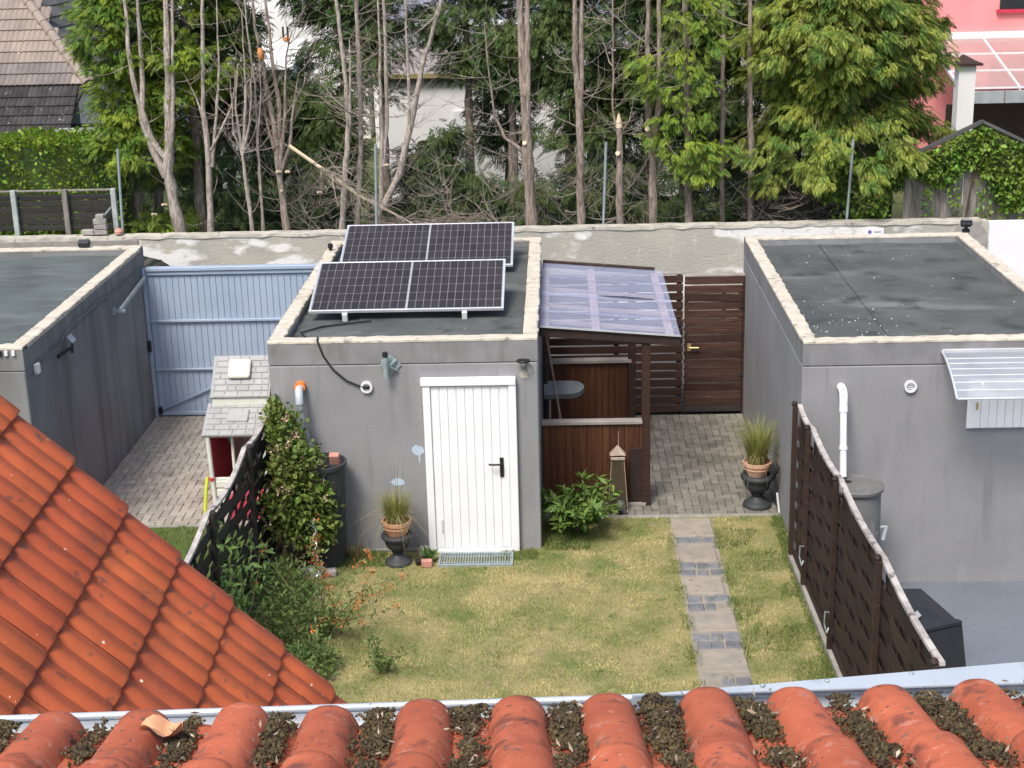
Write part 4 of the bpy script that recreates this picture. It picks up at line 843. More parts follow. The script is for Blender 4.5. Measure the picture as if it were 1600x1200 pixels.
# ================================================================== PLAYHOUSE
ph = thing('playhouse', 'plastic playhouse with grey shingle roof and cream posts behind the left fence', 'playhouse', (-3.95, 17.6, 0))
def pquad(y0, z0, y1, z1, x0, x1, nrow, nm):
    d = Vector((0, y1-y0, z1-z0)); L = d.length; d.normalize(); nrm = Vector((0, -d.z, d.y))
    if nrm.z < 0: nrm = -nrm
    sb = part(MB().poly([(x0, y0, z0), (x1, y0, z0), (x1, y1, z1), (x0, y1, z1)], nrm*-.03), nm, 'playroof', ph)
    rm = Matrix((Vector((1, 0, 0)), d, nrm)).transposed(); rw = L/nrow
    for r_ in range(nrow):
        x = x0+.02-(.07 if r_ % 2 else 0); c = (y0+d.y*(r_+.5)*rw, z0+d.z*(r_+.5)*rw)
        while x < x1-.02:
            w_ = random.choice((.10, .16, .16, .19)); a_ = max(x, x0+.015); b2 = min(x+w_, x1-.015)
            if b2-a_ > .03:
                part(MB().obox((Vector(((a_+b2)/2, c[0], c[1]))+nrm*.004), (b2-a_-.012, rw-.012, .012), rm, .005), 'shingle', 'playroof', sb)
            x += w_
    return sb, d, nrm
pquad(17.30, .985, 17.78, 1.24, -4.33, -3.52, 6, 'lower_roof')
ur, d_, nrm_ = pquad(17.72, 1.33, 18.15, 1.735, -4.29, -3.56, 7, 'upper_roof')
part(MB().box(-4.27, -3.58, 17.74, 17.80, 1.20, 1.36, .005), 'roof_step', 'playcream', ph); part(MB().poly([(-4.29, 18.15, 1.735), (-3.56, 18.15, 1.735), (-3.56, 18.6, 1.30), (-4.29, 18.6, 1.30)], (0, -.02, -.02)), 'rear_roof', 'playroof', ph)
rm = Matrix((Vector((1, 0, 0)), d_, nrm_)).transposed(); part(MB().obox(Vector((-3.95, 17.98, 1.60))+nrm_*.03, (.27, .26, .06), rm, .02), 'roof_window', 'playcream', ph)
rm = Matrix((Vector((1, 0, 0)), Vector((0, .883, .469)), Vector((0, -.469, .883)))).transposed(); part(MB().obox(Vector((-3.93, 17.57, 1.145)), (.26, .20, .035), rm, .01), 'roof_hatch', 'playroof', ph)
part(MB().tube([(-4.27, 17.34, .98), (-4.24, 17.34, .0)], .028, 8), 'front_post', 'playcream', ph); part(MB().tube([(-3.60, 17.36, .98), (-3.60, 17.36, 0)], .028, 8), 'front_post', 'playcream', ph); part(MB().tube([(-4.0, 17.45, 1.0), (-4.0, 17.45, .0)], .02, 8), 'inner_post', 'playcream', ph)
part(MB().box(-4.24, -4.0, 17.36, 17.40, .0, .42, .006), 'front_panel', 'playcream', ph)
for i in range(3): part(MB().box(-4.22, -4.02, 17.345, 17.36, .08+i*.11, .16+i*.11, .004), 'panel_board', 'playcream', ph)
[part(MB().poly([(x, 17.42, 0), (x, 17.42, .97), (x, 17.80, 1.17), (x, 18.14, 1.60), (x, 18.5, 1.30), (x, 18.5, 0)], (.03, 0, 0)), 'side_wall', 'playred', ph) for x in (-4.28, -3.60)]; part(MB().box(-4.25, -3.6, 18.46, 18.5, 0, 1.3, .005), 'rear_wall', 'playcream', ph)
part(MB().box(-4.12, -4.06, 17.75, 17.78, .75, 1.0, .004), 'shutter', 'playblue', ph); part(MB().tube([(-4.262, 17.335, .44), (-4.26, 17.335, .40)], .034, 8), 'post_band', 'playred', ph)
part(MB().box(-4.0, -3.6, 17.0, 17.3, .02, .30, .02), 'red_bench', 'playred', ph)
sl_ = MB(); sl_.tube([(-4.36, 17.25, .0), (-4.345, 17.32, .25), (-4.33, 17.40, .42)], .022, 8)
single(sl_, 'toy_slide', 'lime', 'lime green plastic toy rail beside the playhouse post', 'toy', (-4.35, 17.3, 0), smooth=True)
# ================================================================== GARDEN PLANTS
def stems(base, n, L, spread, r_, up=1.0, segs=5, wob=.12):
    mb = MB(); tips = []
    for i in range(n):
        t = random.uniform(0, 2*math.pi); d = Vector((math.cos(t)*spread, math.sin(t)*spread, up)).normalized(); p = Vector(base)+Vector((random.gauss(0, .04), random.gauss(0, .04), 0)); l_ = L*random.uniform(.6, 1.1); pts = [p.copy()]
        for k in range(segs):
            d = (d+Vector((random.gauss(0, wob), random.gauss(0, wob), random.gauss(0, wob)-.06*k*spread))).normalized(); p = p+d*l_/segs; pts.append(p.copy())
        mb.tube(pts, [r_*(1-.8*k/segs) for k in range(segs+1)], 5, False); tips.append(pts)
    return mb, tips
def leaf_cloud(sampler, n, size, tmpl=LEAF, up=.3, outc=None):
    ps = sampler(n); d = rdir(len(ps), -.1)
    if outc is not None: o_ = ps-np.array(outc); d = d*.8+o_/(np.linalg.norm(o_, axis=1, keepdims=True)+1e-6)*.7
    return scatter(tmpl[0], tmpl[1], ps, d, size*RNG.uniform(.6, 1.35, len(ps)), RNG.normal(size=len(ps))*.7)
def cloud(cs):      # list of (centre, radii, weight) -> sampler of points biased to the shells
    ws = np.array([c[2] for c in cs], float); ws /= ws.sum()
    def f(n):
        out = []
        for (c, r_, _), k in zip(cs, RNG.multinomial(n, ws)):
            d = rdir(k); q = RNG.uniform(.35, 1, k)**.6; out.append(np.array(c)+d*np.array(r_)*q[:, None]*(1+.12*RNG.normal(size=(k, 1))))
        return np.concatenate(out)
    return f
hs = thing('honeysuckle', 'honeysuckle bush with pink blossom climbing between left fence and rain barrel', 'shrub', (-3.0, 15.6, 0))
cs = [((-3.02, 15.75, 1.55), (.20, .22, .26), 1.0), ((-2.90, 15.6, 1.25), (.30, .28, .28), 1.6), ((-2.85, 15.5, .90), (.36, .30, .30), 2.0), ((-2.78, 15.45, .58), (.33, .28, .26), 1.6), ((-3.05, 15.55, .75), (.25, .28, .4), 1.0), ((-2.66, 15.5, .75), (.17, .2, .3), .7), ((-3.15, 15.9, 1.72), (.12, .2, .16), .5)]
part(leaf_cloud(cloud(cs), 4600, .07, outc=(-2.9, 15.7, .9)), 'leaves', 'honey', hs)
sm, tp = stems((-2.95, 15.5, 0), 14, 1.5, .22, .014, 1, 7, .2); part(sm, 'stems', 'stemb', hs)
fp = cloud(cs[:3]+cs[:1]+cs[6:])(30)+np.array([.02, -.10, .06]); fp = fp[np.argsort(fp[:, 1])[:20]]; fp = np.repeat(fp, 14, 0)+RNG.normal(size=(280, 3))*.022
part(scatter(LEAFN[0], LEAFN[1], fp, rdir(len(fp), .3), RNG.uniform(.025, .05, len(fp)), RNG.uniform(0, 6, len(fp))), 'blossoms', 'pink', hs)
el = thing('elder_shrub', 'fresh green leafy shrub in front of the blackened fence above the roof verge', 'shrub', (-3.1, 13.0, 0))
sm, tp = stems((-3.1, 13.0, 0), 10, 1.35, .16, .012, 1, 6, .08); part(sm, 'stems', 'stemg', el)
ps = np.array([tuple(p) for t in tp for p in t[2:] for _ in range(16)]); ps = ps+RNG.normal(size=ps.shape)*.06
part(scatter(LEAFN[0], LEAFN[1], ps, rdir(len(ps), .1), RNG.uniform(.07, .14, len(ps)), RNG.normal(size=len(ps))*.6), 'leaves', 'elder', el)
for i, (c, r_, lab) in enumerate((((-2.98, 14.7, .20), (.32, .5, .24), 'low dark green bush at the foot of the blackened fence'), ((-2.78, 13.9, .22), (.33, .45, .26), 'feathery green bush beside the roof verge in the flower bed'), ((-2.48, 13.2, .10), (.28, .4, .15), 'low weedy green plants at the lawn edge near the roof'))):
    b_ = thing('bed_shrub', lab, 'shrub', (c[0], c[1], 0)); part(leaf_cloud(cloud([(c, r_, 1)]), 1000, .07, LEAFN, outc=(c[0], c[1], 0)), 'leaves', 'shrub', b_); sm, tp = stems((c[0], c[1], 0), 10, .45, .6, .006); part(sm, 'stems', 'stemg', b_)
rs = thing('rose_bush', 'loose bush with small orange-red blossoms at the left lawn edge', 'shrub', (-2.4, 14.0, 0))
sm, tp = stems((-2.42, 13.95, 0), 20, 1.15, .55, .008, .9, 6, .16); part(sm, 'stems', 'stemg', rs)
tips = np.array([tuple(t[-1]) for t in tp]+[tuple(t[-2]) for t in tp[:14]]); fp = np.repeat(tips, 13, 0)+RNG.normal(size=(len(tips)*13, 3))*.022
part(scatter(LEAFN[0], LEAFN[1], fp, rdir(len(fp), .5), RNG.uniform(.022, .045, len(fp)), RNG.uniform(0, 6, len(fp))), 'blossoms', 'orangefl', rs)
ps = np.array([tuple(p) for t in tp for p in t[1:] for _ in range(6)]); ps = ps+RNG.normal(size=ps.shape)*.05
part(scatter(LEAFN[0], LEAFN[1], ps, rdir(len(ps)), RNG.uniform(.04, .08, len(ps)), RNG.normal(size=len(ps))), 'leaves', 'shrub', rs)
mr = thing('marigold', 'single bright orange flower clump under the honeysuckle', 'flower', (-2.72, 15.0, 0)); sm, tp = stems((-2.72, 15.0, 0), 6, .28, .4, .006); part(sm, 'stems', 'stemg', mr)
tips = np.array([tuple(t[-1]) for t in tp]); fp = np.repeat(tips, 16, 0)+RNG.normal(size=(96, 3))*.02; part(scatter(LEAFN[0], LEAFN[1], fp, rdir(96, .5), RNG.uniform(.03, .05, 96), RNG.uniform(0, 6, 96)), 'blossoms', 'orangefl', mr)
sp_ = MB().tube([(-2.62+.035*math.cos(i*.5), 14.75+.035*math.sin(i*.5), .02+i*.0125) for i in range(76)], .006, 6)
single(sp_, 'spiral_stake', 'silver', 'silver spiral plant stake in the flower bed', 'stake', (-2.62, 14.75, 0), smooth=True)
dg = thing('dry_tuft', 'small yellowing plant at the barrel foot beside the garage wall', 'plant', (-2.35, 15.9, 0)); part(arc_blades((-2.35, 15.88, 0), 70, .24, .9, .012, .07), 'blades', 'dryreed', dg)
ft = thing('fern_weed', 'feathery blue-green weed growing in the lawn near the roof corner', 'plant', (-1.75, 13.3, 0)); sm, tp = stems((-1.75, 13.2, 0), 8, .45, .8, .006); part(sm, 'stems', 'stemg', ft)
ps = np.array([tuple(p) for t in tp for p in t[1:] for _ in range(9)]); ps = ps+RNG.normal(size=ps.shape)*.03; part(scatter(LEAFN[0], LEAFN[1], ps, rdir(len(ps)), RNG.uniform(.03, .07, len(ps)), RNG.normal(size=len(ps))), 'leaves', 'shrub', ft)
pe = thing('peony_bush', 'dense glossy green peony bush at the garage corner before the lean-to', 'shrub', (.18, 16.55, 0))
sm, tp = stems((.18, 16.55, 0), 46, .62, .75, .007, .95, 5, .08); part(sm, 'stems', 'stemg', pe)
ps = []; ds = []
for t in tp:
    for k in (3, 4, 5):
        for _ in range(9): ps.append(tuple(t[k])); v = (t[k]-t[k-1]).normalized(); ds.append((v.x*.6+random.gauss(0, .7), v.y*.6+random.gauss(0, .7), .25+random.gauss(0, .35)))
part(scatter(LEAFN[0], LEAFN[1], np.array(ps)+RNG.normal(size=(len(ps), 3))*.015, np.array(ds), RNG.uniform(.09, .16, len(ps)), RNG.normal(size=len(ps))*.5), 'leaves', 'peony', pe)

# ================================================================== REAR BOUNDARY WALL
bw = thing('boundary_wall', 'long old plastered boundary wall with white patches behind the garages', 'wall', (-2, 26.1, 0))
part(MB().box(-20, 7.33, 26.0, 26.25, -.1, 1.60), 'wall', 'wallplaster', bw)
V = []; F = []; n = 150
for i in range(n+1):
    x = -20+27.2*i/n; j = random.uniform(-.012, .012)
    V += [(x, 25.985+j*.6, 1.575+j), (x, 25.99, 1.625+j), (x, 26.24, 1.63+j*.6), (x, 26.262, 1.57)]
for i in range(n):
    for k in range(3): F.append((i*4+k, i*4+k+1, i*4+5+k, i*4+4+k))
m_ = MB(); m_.add(V, F); part(m_, 'coping', 'copingwall', bw)
part(MB().poly([(7.0+.33*math.cos(R(a_)), 25.97, 1.24+.38*math.sin(R(a_))) for a_ in range(0, 360, 15)], (0, .26, 0)), 'round_wall_end', 'stone', bw)
part(MB().box(-20, -7.3, 25.975, 26.0, 1.38, 1.57, .01), 'edge_beam', 'kerb', bw)
single(MB().box(7.335, 16, 26.02, 26.24, -.1, 1.57), 'white_wall', 'wallwhite', 'smooth white wall at the far right behind the right garage', 'wall', (9, 26.1, 0))
sg_ = thing('wall_sign', 'small white sign with purple dot on the wall behind the right garage', 'sign', (5.39, 25.99, 1.45))
part(MB().box(5.24, 5.55, 25.975, 25.998, 1.40, 1.52, .003), 'board', 'signwhite', sg_); part(disc(MB(), (5.31, 0, 1.46), .032, 25.972, 25.975), 'dot', 'purple', sg_); part(MB().box(5.38, 5.50, 25.972, 25.975, 1.452, 1.468), 'line', 'slate', sg_)
# chain link fence on the wall
cf_ = thing('chain_link_fence', 'green steel post chain-link fence standing along the boundary wall', 'fence', (-1, 26.3, 1.6))
for x, zt in ((-7.62, 3.1), (-3.155, 3.09), (.80, 3.04), (5.0, 3.0)):
    part(MB().tube([(x-.04, 26.31, 1.3), (x+.03, 26.31, zt)], .024, 10), 'post', 'galv', cf_, smooth=True)
m_ = MB()
def wire(p, q, r_=.0005):
    p = Vector(p); q = Vector(q); d = (q-p).normalized(); a_ = d.cross(Vector((0, 1, 0))).normalized()*r_; b2 = Vector((0, r_, 0)); n = len(m_.v)
    m_.v += [tuple(p+a_), tuple(p-a_*.5+b2), tuple(p-a_*.5-b2), tuple(q+a_), tuple(q-a_*.5+b2), tuple(q-a_*.5-b2)]; m_.f.extend([(n+i, n+(i+1) % 3, n+3+(i+1) % 3, n+3+i) for i in range(3)])
x = -11.5
while x < 7.5:
    for s_ in (-1, 1):
        x2 = x+s_*1.28
        wire((x, 26.34, 1.66), (x2, 26.34, 2.94))
    x += .075
for z in (1.75, 2.3, 2.93): wire((-11.5, 26.335, z), (7.5, 26.335, z), .001)
part(m_, 'mesh', 'meshgreen', cf_, kind='stuff')
# rear left plank fence with concrete posts
lf_ = thing('plank_fence', 'low blackened plank fence with pale concrete posts under the hedge', 'fence', (-9, 26.5, 1.6))
pm_ = mesh_of(MB().obox((0, 0, 0), (1.76, .02, .095), None, .004), 'plank', 'woodblack')
for k, x in enumerate((-10.45, -8.69)):
    for i in range(6): inst(pm_, 'plank', lf_, (x, 26.52, 1.70+i*.108), Matrix.Rotation(random.gauss(0, .004), 3, 'Y'))
    part(MB().box(x-.88, x+.88, 26.49, 26.55, 2.345, 2.375, .005), 'top_rail', 'woodgrey', lf_); part(MB().box(x-.88, x+.88, 26.53, 26.56, 1.92, 1.935), 'batten', 'woodgrey', lf_)
for x, mm in ((-9.56, 'conc_post'), (-8.65, 'woodgrey'), (-7.79, 'conc_post')): part(MB().box(x-.045, x+.045, 26.42, 26.50, 1.3, 2.39, .008), 'post', mm, lf_)
part(MB().bar((-8.1, 26.43, 1.80), (-7.85, 26.43, 2.06), .03, .03), 'brace', 'galv', lf_)
for i, (x, z, lab) in enumerate(((-8.2, 1.69, 'single grey brick left of the small stack on the wall'), (-7.98, 1.69, 'bottom grey brick of the small stack on the wall'), (-7.97, 1.785, 'middle grey brick of the small stack on the wall'), (-7.98, 1.875, 'upper grey brick of the small stack on the wall'), (-7.97, 1.955, 'small topmost brick of the stack on the wall'))):
    w_ = .22 if i < 4 else .14
    single(MB().obox((x, 26.14, z), (w_, .12, .085), Matrix.Rotation(random.gauss(0, .1), 3, 'Z'), .008), 'brick', 'stone', lab, 'brick', (x, 26.14, z), 'bricks on the boundary wall')
single(MB().lathe([(.03, 0), (.075, .03), (.08, .07), (.05, .11), (.0, .12)], (-7.66, 26.12, 1.63), 12), 'stone', 'brickpink', 'round pinkish stone at the foot of the left steel post', 'stone', (-7.66, 26.12, 1.63), smooth=True)
hd = thing('hedge', 'bright green clipped hedge above the blackened plank fence', 'hedge', (-11, 28.2, .3))
def hsamp(n):
    u = RNG.uniform(-15.5, -7.9, n); q = RNG.random(n); f = RNG.random(n)
    y = np.where(q < .6, 27.5+.25*f**2, 27.5+1.4*f); z = np.where(q < .6, .6+2.5*RNG.random(n), 3.1-.2*RNG.random(n)**2)
    return np.stack([u, y+.07*np.sin(u*6+z*5), z+.06*np.sin(u*5)*np.sin(u*1.7)], 1)
ps = hsamp(15000); d = np.tile([0, -.8, .45], (len(ps), 1))+RNG.normal(size=(len(ps), 3))*.6
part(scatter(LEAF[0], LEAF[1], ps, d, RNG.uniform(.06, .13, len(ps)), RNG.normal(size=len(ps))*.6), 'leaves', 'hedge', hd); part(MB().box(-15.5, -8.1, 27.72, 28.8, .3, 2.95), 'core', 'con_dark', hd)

# ================================================================== CAR BEHIND THE GATE
cr_ = thing('parked_car', 'dark green car parked behind the blue gate, only its roof showing', 'car', (-8.0, 24.4, 0))
side = [(-10.05, .35), (-10.1, .8), (-10.0, 1.0), (-9.5, 1.05), (-9.05, 1.5), (-8.3, 1.58), (-7.3, 1.56), (-6.75, 1.42), (-6.2, 1.04), (-5.85, .96), (-5.75, .7), (-5.8, .35)]
m_ = MB(); n = len(side)
for k, (y, sc_) in enumerate(((23.62, .93), (23.72, 1), (25.08, 1), (25.18, .93))): m_.v += [(-7.95+(x+7.95)*sc_, y, .35+(z-.35)*sc_) for x, z in side]
m_.f = [tuple(range(n)), tuple(range(3*n, 4*n))]+[(k*n+i, k*n+(i+1) % n, (k+1)*n+(i+1) % n, (k+1)*n+i) for k in range(3) for i in range(n)]
part(m_, 'body', 'carpaint', cr_, smooth=True)
part(MB().poly([(-6.70, 23.80, 1.425), (-6.26, 23.80, 1.10), (-6.26, 25.0, 1.10), (-6.70, 25.0, 1.425)], (.012, 0, .012)), 'windscreen', 'carglass', cr_); part(MB().poly([(-9.45, 23.82, 1.12), (-9.10, 23.82, 1.47), (-9.10, 24.98, 1.47), (-9.45, 24.98, 1.12)], (-.012, 0, .012)), 'rear_window', 'carglass', cr_)
for y, dy in ((23.645, -.012), (25.155, .012)): part(MB().poly([(-9.2, y, 1.08), (-8.9, y, 1.42), (-7.2, y, 1.45), (-6.5, y, 1.08)], (0, dy, 0)), 'side_window', 'carglass', cr_)
for x in (-9.3, -6.65):
    for y in (23.66, 25.0): w_ = part(MB().poly([(x+.31*math.cos(t), y, .31+.31*math.sin(t)) for t in [2*math.pi*k/20 for k in range(20)]], (0, .15, 0)), 'wheel', 'rubber', cr_)
for y in (23.75, 24.9): part(MB().box(-5.80, -5.74, y, y+.16, .68, .80, .01), 'headlight', 'signwhite', cr_)

# ================================================================== FAR BUILDINGS
hl = thing('tan_roof_house', 'house with tan tiled hip roof behind the hedge on the left', 'house', (-13, 36, 0))
def roof_tiles(par, P, along, up, ncol, nrow, wd, ln, m, mask=None, m2=None):
    al = Vector(along).normalized(); u_ = Vector(up).normalized(); nn = al.cross(u_); rm = Matrix((al, u_, nn)).transposed(); V = []; F = []; n = 8
    for j, (y, z) in enumerate(((-.02, .035), (ln, .0), (-.02, .005))):
        for k in range(n+1): V.append((wd*k/n, y, z+.022*abs(math.sin(2*math.pi*k/n))))
    for k in range(n): F += [(k, k+1, n+2+k, n+1+k), (2*n+2+k, 2*n+3+k, k+1, k)]
    mb = MB(); mb.v = V; mb.f = F; me = mesh_of(mb, 'roof_tile', m, True, 50); me2 = None
    if m2: me2 = me.copy(); me2.materials[0] = K[m2]
    for r_ in range(nrow):
        for c in range(ncol):
            p = Vector(P)+al*(c*wd)+u_*(r_*ln*.88)+nn*.01
            if mask and not mask(p): continue
            inst(me2 if (me2 and r_ < 2 and p.x < -11.0) else me, 'roof_tile', par, p, rm)
pit = R(45); E0 = (-14.6, 34.5, 3.33)      # eave of tan slope
hipx = -10.45
roof = part(MB().poly([(-18, 34.5, 3.30), (hipx, 34.5, 3.30), (hipx-5, 39.5, 8.30), (-18, 39.5, 8.30)], (0, .05, -.05)), 'roof', 'tile_tan2', hl)
roof_tiles(hl, E0, (1, 0, 0), (0, math.cos(pit), math.sin(pit)), 17, 11, .25, .36, 'tile_tan', lambda p: p.x+.25 < hipx-(p.y-34.5)*.93+.12, 'tile_tan2')
roof2 = part(MB().poly([(hipx, 34.5, 3.30), (hipx-5, 39.5, 8.30), (hipx-5, 45, 8.3), (hipx, 50, 3.3)], (-.05, 0, -.05)), 'side_roof', 'tile_grey', hl)
roof_tiles(hl, (hipx, 34.6, 3.32), (0, 1, 0), (-math.cos(pit), 0, math.sin(pit)), 16, 9, .25, .36, 'tile_grey', lambda p: p.y > 34.5+(hipx-p.x)+.05)
hp = mesh_of(MB().tube([(0, 0, -.02), (0, 0, .38)], [.12, .105], 10), 'hip_tile', 'tile_tan', True)
hv = Vector((-1, 1, 1)).normalized(); rmx = hv.to_track_quat('Z', 'Y').to_matrix()
for i in range(13): inst(hp, 'hip_tile', hl, Vector((hipx-.02, 34.48, 3.36))+hv*(i*.36), rmx)
part(MB().box(-18, hipx-.4, 34.9, 44, 0, 3.6), 'wall', 'housewhite', hl)
# lower dark roof
lo_ = thing('low_roof_annex', 'low annex with mossy black tiled roof between hedge and tan roof', 'house', (-13, 33, 0))
pl_ = R(42)
part(MB().poly([(-18, 33.3, 2.18), (-10.95, 33.3, 2.18), (-10.55, 34.5, 3.27), (-18, 34.5, 3.27)], (0, .04, -.05)), 'roof', 'tile_black', lo_)
roof_tiles(lo_, (-14.2, 33.28, 2.20), (1, 0, 0), (0, math.cos(pl_), math.sin(pl_)), 16, 6, .22, .30, 'tile_black')
part(MB().box(-18, -11.1, 33.7, 36, 0, 2.2), 'wall', 'housewhite', lo_); part(MB().box(-11.0, -10.0, 33.5, 34.8, 1.4, 2.42), 'dormer', 'black', lo_); part(MB().box(-11.0, -10.1, 33.45, 33.52, 2.42, 2.50), 'gutter', 'zinc', lo_); part(MB().tube([(-10.9, 33.44, 2.45), (-10.9, 33.44, 2.1), (-10.98, 33.46, 1.9)], .04, 8), 'downpipe', 'zinc', lo_)
# white house in the middle distance
def house_windows(h, rects, y, dz=.03):
    for (x0, x1, z0, z1) in rects:
        f = part(MB().box(x0, x1, y-.05, y-.002, z0, z1, .01), 'window', 'white_plastic', h); part(MB().box(x0+.06, x1-.06, y-.056, y-.05, z0+.06, z1-.06), 'pane', 'window', f)
wh = thing('white_house', 'low white rendered house half hidden behind the bare trunks', 'house', (-1, 35, 0))
part(MB().box(-4.0, 6.5, 35.0, 42, .2, 3.15), 'wall', 'housewhite', wh); part(MB().box(-4.1, 6.6, 34.9, 42, 3.16, 3.30), 'roof_edge', 'greycap', wh); part(MB().box(-4.15, 6.65, 34.8, 34.9, 3.26, 3.36), 'fascia', 'dryreed', wh); part(MB().box(-4.0, 6.5, 34.97, 34.999, .2, .45), 'plinth', 'woodd', wh)
house_windows(wh, [(.6, 1.6, 1.1, 2.4), (3.2, 4.2, 1.1, 2.4)], 35.0); part(MB().box(-2.35, -1.95, 34.93, 34.998, .3, 2.5), 'door', 'white_plastic', wh)
w2 = thing('gabled_house', 'two-storey white house with blue-grey slate roof behind the low white house', 'house', (-2, 44, 0))
part(MB().box(-5.2, 7, 44, 52, .2, 3.9), 'wall', 'housewhite', w2); part(MB().poly([(-5.5, 43.6, 3.8), (7.3, 43.6, 3.8), (7.3, 48, 6.6), (-5.5, 48, 6.6)], (0, .05, -.12)), 'roof', 'slate', w2); part(MB().box(-5.5, 7.3, 43.5, 43.62, 3.72, 3.86), 'gutter', 'white_plastic', w2); house_windows(w2, [(-3.4, -2.5, 1.6, 3.1), (2.0, 3.2, 1.6, 3.1)], 44)
w3 = thing('tall_white_house', 'tall white house wall glimpsed between the trees at upper left', 'house', (-8, 46, 0))
part(MB().box(-11.5, -5.6, 46, 54, .2, 7.5), 'wall', 'housewhite', w3); house_windows(w3, [(-6.9, -6.1, 4.9, 6.4)], 46)
w4 = thing('grey_shed', 'grey shed wall with white edge between the left trees', 'shed', (-7.4, 38, 0)); part(MB().box(-8.4, -6.5, 38, 40, .2, 3.2), 'wall', 'boardgrey', w4); part(MB().poly([(-8.5, 37.8, 3.22), (-6.4, 37.8, 3.22), (-6.4, 40, 3.7), (-8.5, 40, 3.7)], (0, 0, .08)), 'roof', 'housewhite', w4)
# pink house with pergola
pk = thing('pink_house', 'pink rendered house wall at the upper right corner', 'house', (13, 39.5, 0))
part(MB().box(9.0, 22, 39.6, 48, .2, 9), 'wall', 'pinkwall', pk); part(MB().box(9.0, 22, 39.5, 39.6, 3.42, 3.58), 'wall_band', 'housewhite', pk); part(MB().box(11.05, 12.45, 39.55, 39.60, 4.12, 5.3, .01), 'window', 'window', pk); part(MB().box(10.98, 12.52, 39.50, 39.6, 4.03, 4.12), 'window_sill', 'playred', pk)
pg = thing('glass_pergola', 'glass-roofed pergola with white bars in front of the pink house', 'pergola', (11, 36, 0))
for i in range(5):
    x = 9.3+i*1.35
    for j in range(3):
        y0 = 36.05+j*1.14; z0 = 2.60+j*.275; part(MB().poly([(x+.03, y0, z0), (x+1.32, y0, z0), (x+1.32, y0+1.11, z0+.268), (x+.03, y0+1.11, z0+.268)], (0, 0, .012)), 'pane', 'polyroof', pg)
    part(MB().bar((x, 36, 2.59), (x, 39.48, 3.43), .05, .07), 'rafter', 'white_plastic', pg)
for j in range(4): y0 = 36.04+j*1.14; part(MB().box(9.3, 16, y0-.015, y0+.015, 2.60+j*.275, 2.64+j*.275), 'crossbar', 'white_plastic', pg)
for i in range(6): part(MB().box(9.2+i*1.1, 10.28+i*1.1, 35.93, 35.98, 2.28, 2.56, .005), 'fascia_panel', 'boardgrey', pg)
for x in (9.4, 12.0, 15): part(MB().box(x-.06, x+.06, 36.0, 36.12, .2, 2.58), 'post', 'white_plastic', pg)
part(MB().box(9.3, 16, 37.2, 37.3, .2, 2.1), 'rear_curtain', 'woodd', pg)
ch = thing('white_chimney', 'white garden chimney with dark cap left of the pergola', 'chimney', (9.0, 34, 0)); part(MB().box(8.72, 9.08, 34, 34.4, .2, 3.35), 'stack', 'housewhite', ch); part(MB().poly([(8.6, 33.9, 3.36), (9.2, 33.9, 3.36), (9.2, 34.5, 3.36), (8.6, 34.5, 3.36)], (0, 0, .05)).poly([(8.65, 33.95, 3.41), (9.15, 33.95, 3.41), (8.9, 34.2, 3.56)], (0, .3, 0)), 'cap', 'woodd', ch)
# wooden shed with ivy
sd_ = thing('plank_screen', 'weathered grey plank fence with gable-shaped top overgrown by ivy at far right', 'fence', (7.6, 26.75, .3))
for i in range(21):
    x = 6.03+i*.128; zt = 2.62+.48*(1-abs(x+.06-7.3)/1.0) if abs(x-7.25) < 1.0 else 2.5
    part(MB().obox((x+.06, 26.75+random.uniform(-.008, .008), (1.2+zt)/2), (.118, .022, zt-1.2), Matrix.Rotation(random.gauss(0, .008), 3, 'Y'), .004), 'plank', 'woodgrey', sd_)
part(MB().box(6.03, 8.7, 26.79, 26.84, 1.3, 1.4).box(6.03, 8.7, 26.79, 26.84, 2.3, 2.4), 'rail', 'woodgrey', sd_)
for s_ in (-1, 1): part(MB().bar((7.3, 26.72, 3.20), (7.3+s_*1.25, 26.72, 2.60), .12, .05), 'bargeboard', 'tile_grey', sd_)
iv = thing('ivy', 'bright green ivy hanging over the grey plank fence at far right', 'ivy', (7, 26.6, 1.6))
ps = []
for _ in range(9000):
    x = random.uniform(4.6, 9.0); top = 3.10-.48*abs(x-7.3) if x > 6.4 else 2.67-.06*abs(6.4-x); bot = 2.05+.28*math.sin(x*2.1)+.22*math.sin(x*5.3+1)-(.25 if x > 8.3 else 0)-(.18 if x < 5.8 else 0)
    if top <= bot: continue
    ps.append((x, 26.66+.06*math.sin(x*9)+random.gauss(0, .05), random.uniform(bot, top+.05)))
for _ in range(26):      # hanging strands
    x = random.uniform(4.8, 8.8); z = 2.2+random.uniform(-.15, .2); y = 26.58
    for k in range(random.randint(14, 34)): z -= .028; x += random.gauss(0, .008); ps.append((x+random.gauss(0, .02), y+random.gauss(0, .02), z))
ps = np.array(ps); d = np.tile([0, -.6, -.5], (len(ps), 1))+RNG.normal(size=(len(ps), 3))*.55
part(scatter(LEAF[0], LEAF[1], ps, d, RNG.uniform(.06, .13, len(ps)), RNG.normal(size=len(ps))*.6), 'leaves', 'ivy', iv)
part(MB().tube([(7.1, 26.7, 1.3), (7.15, 26.68, 2.0), (7.3, 26.68, 2.7)], .015, 6), 'stems', 'stemb', iv)

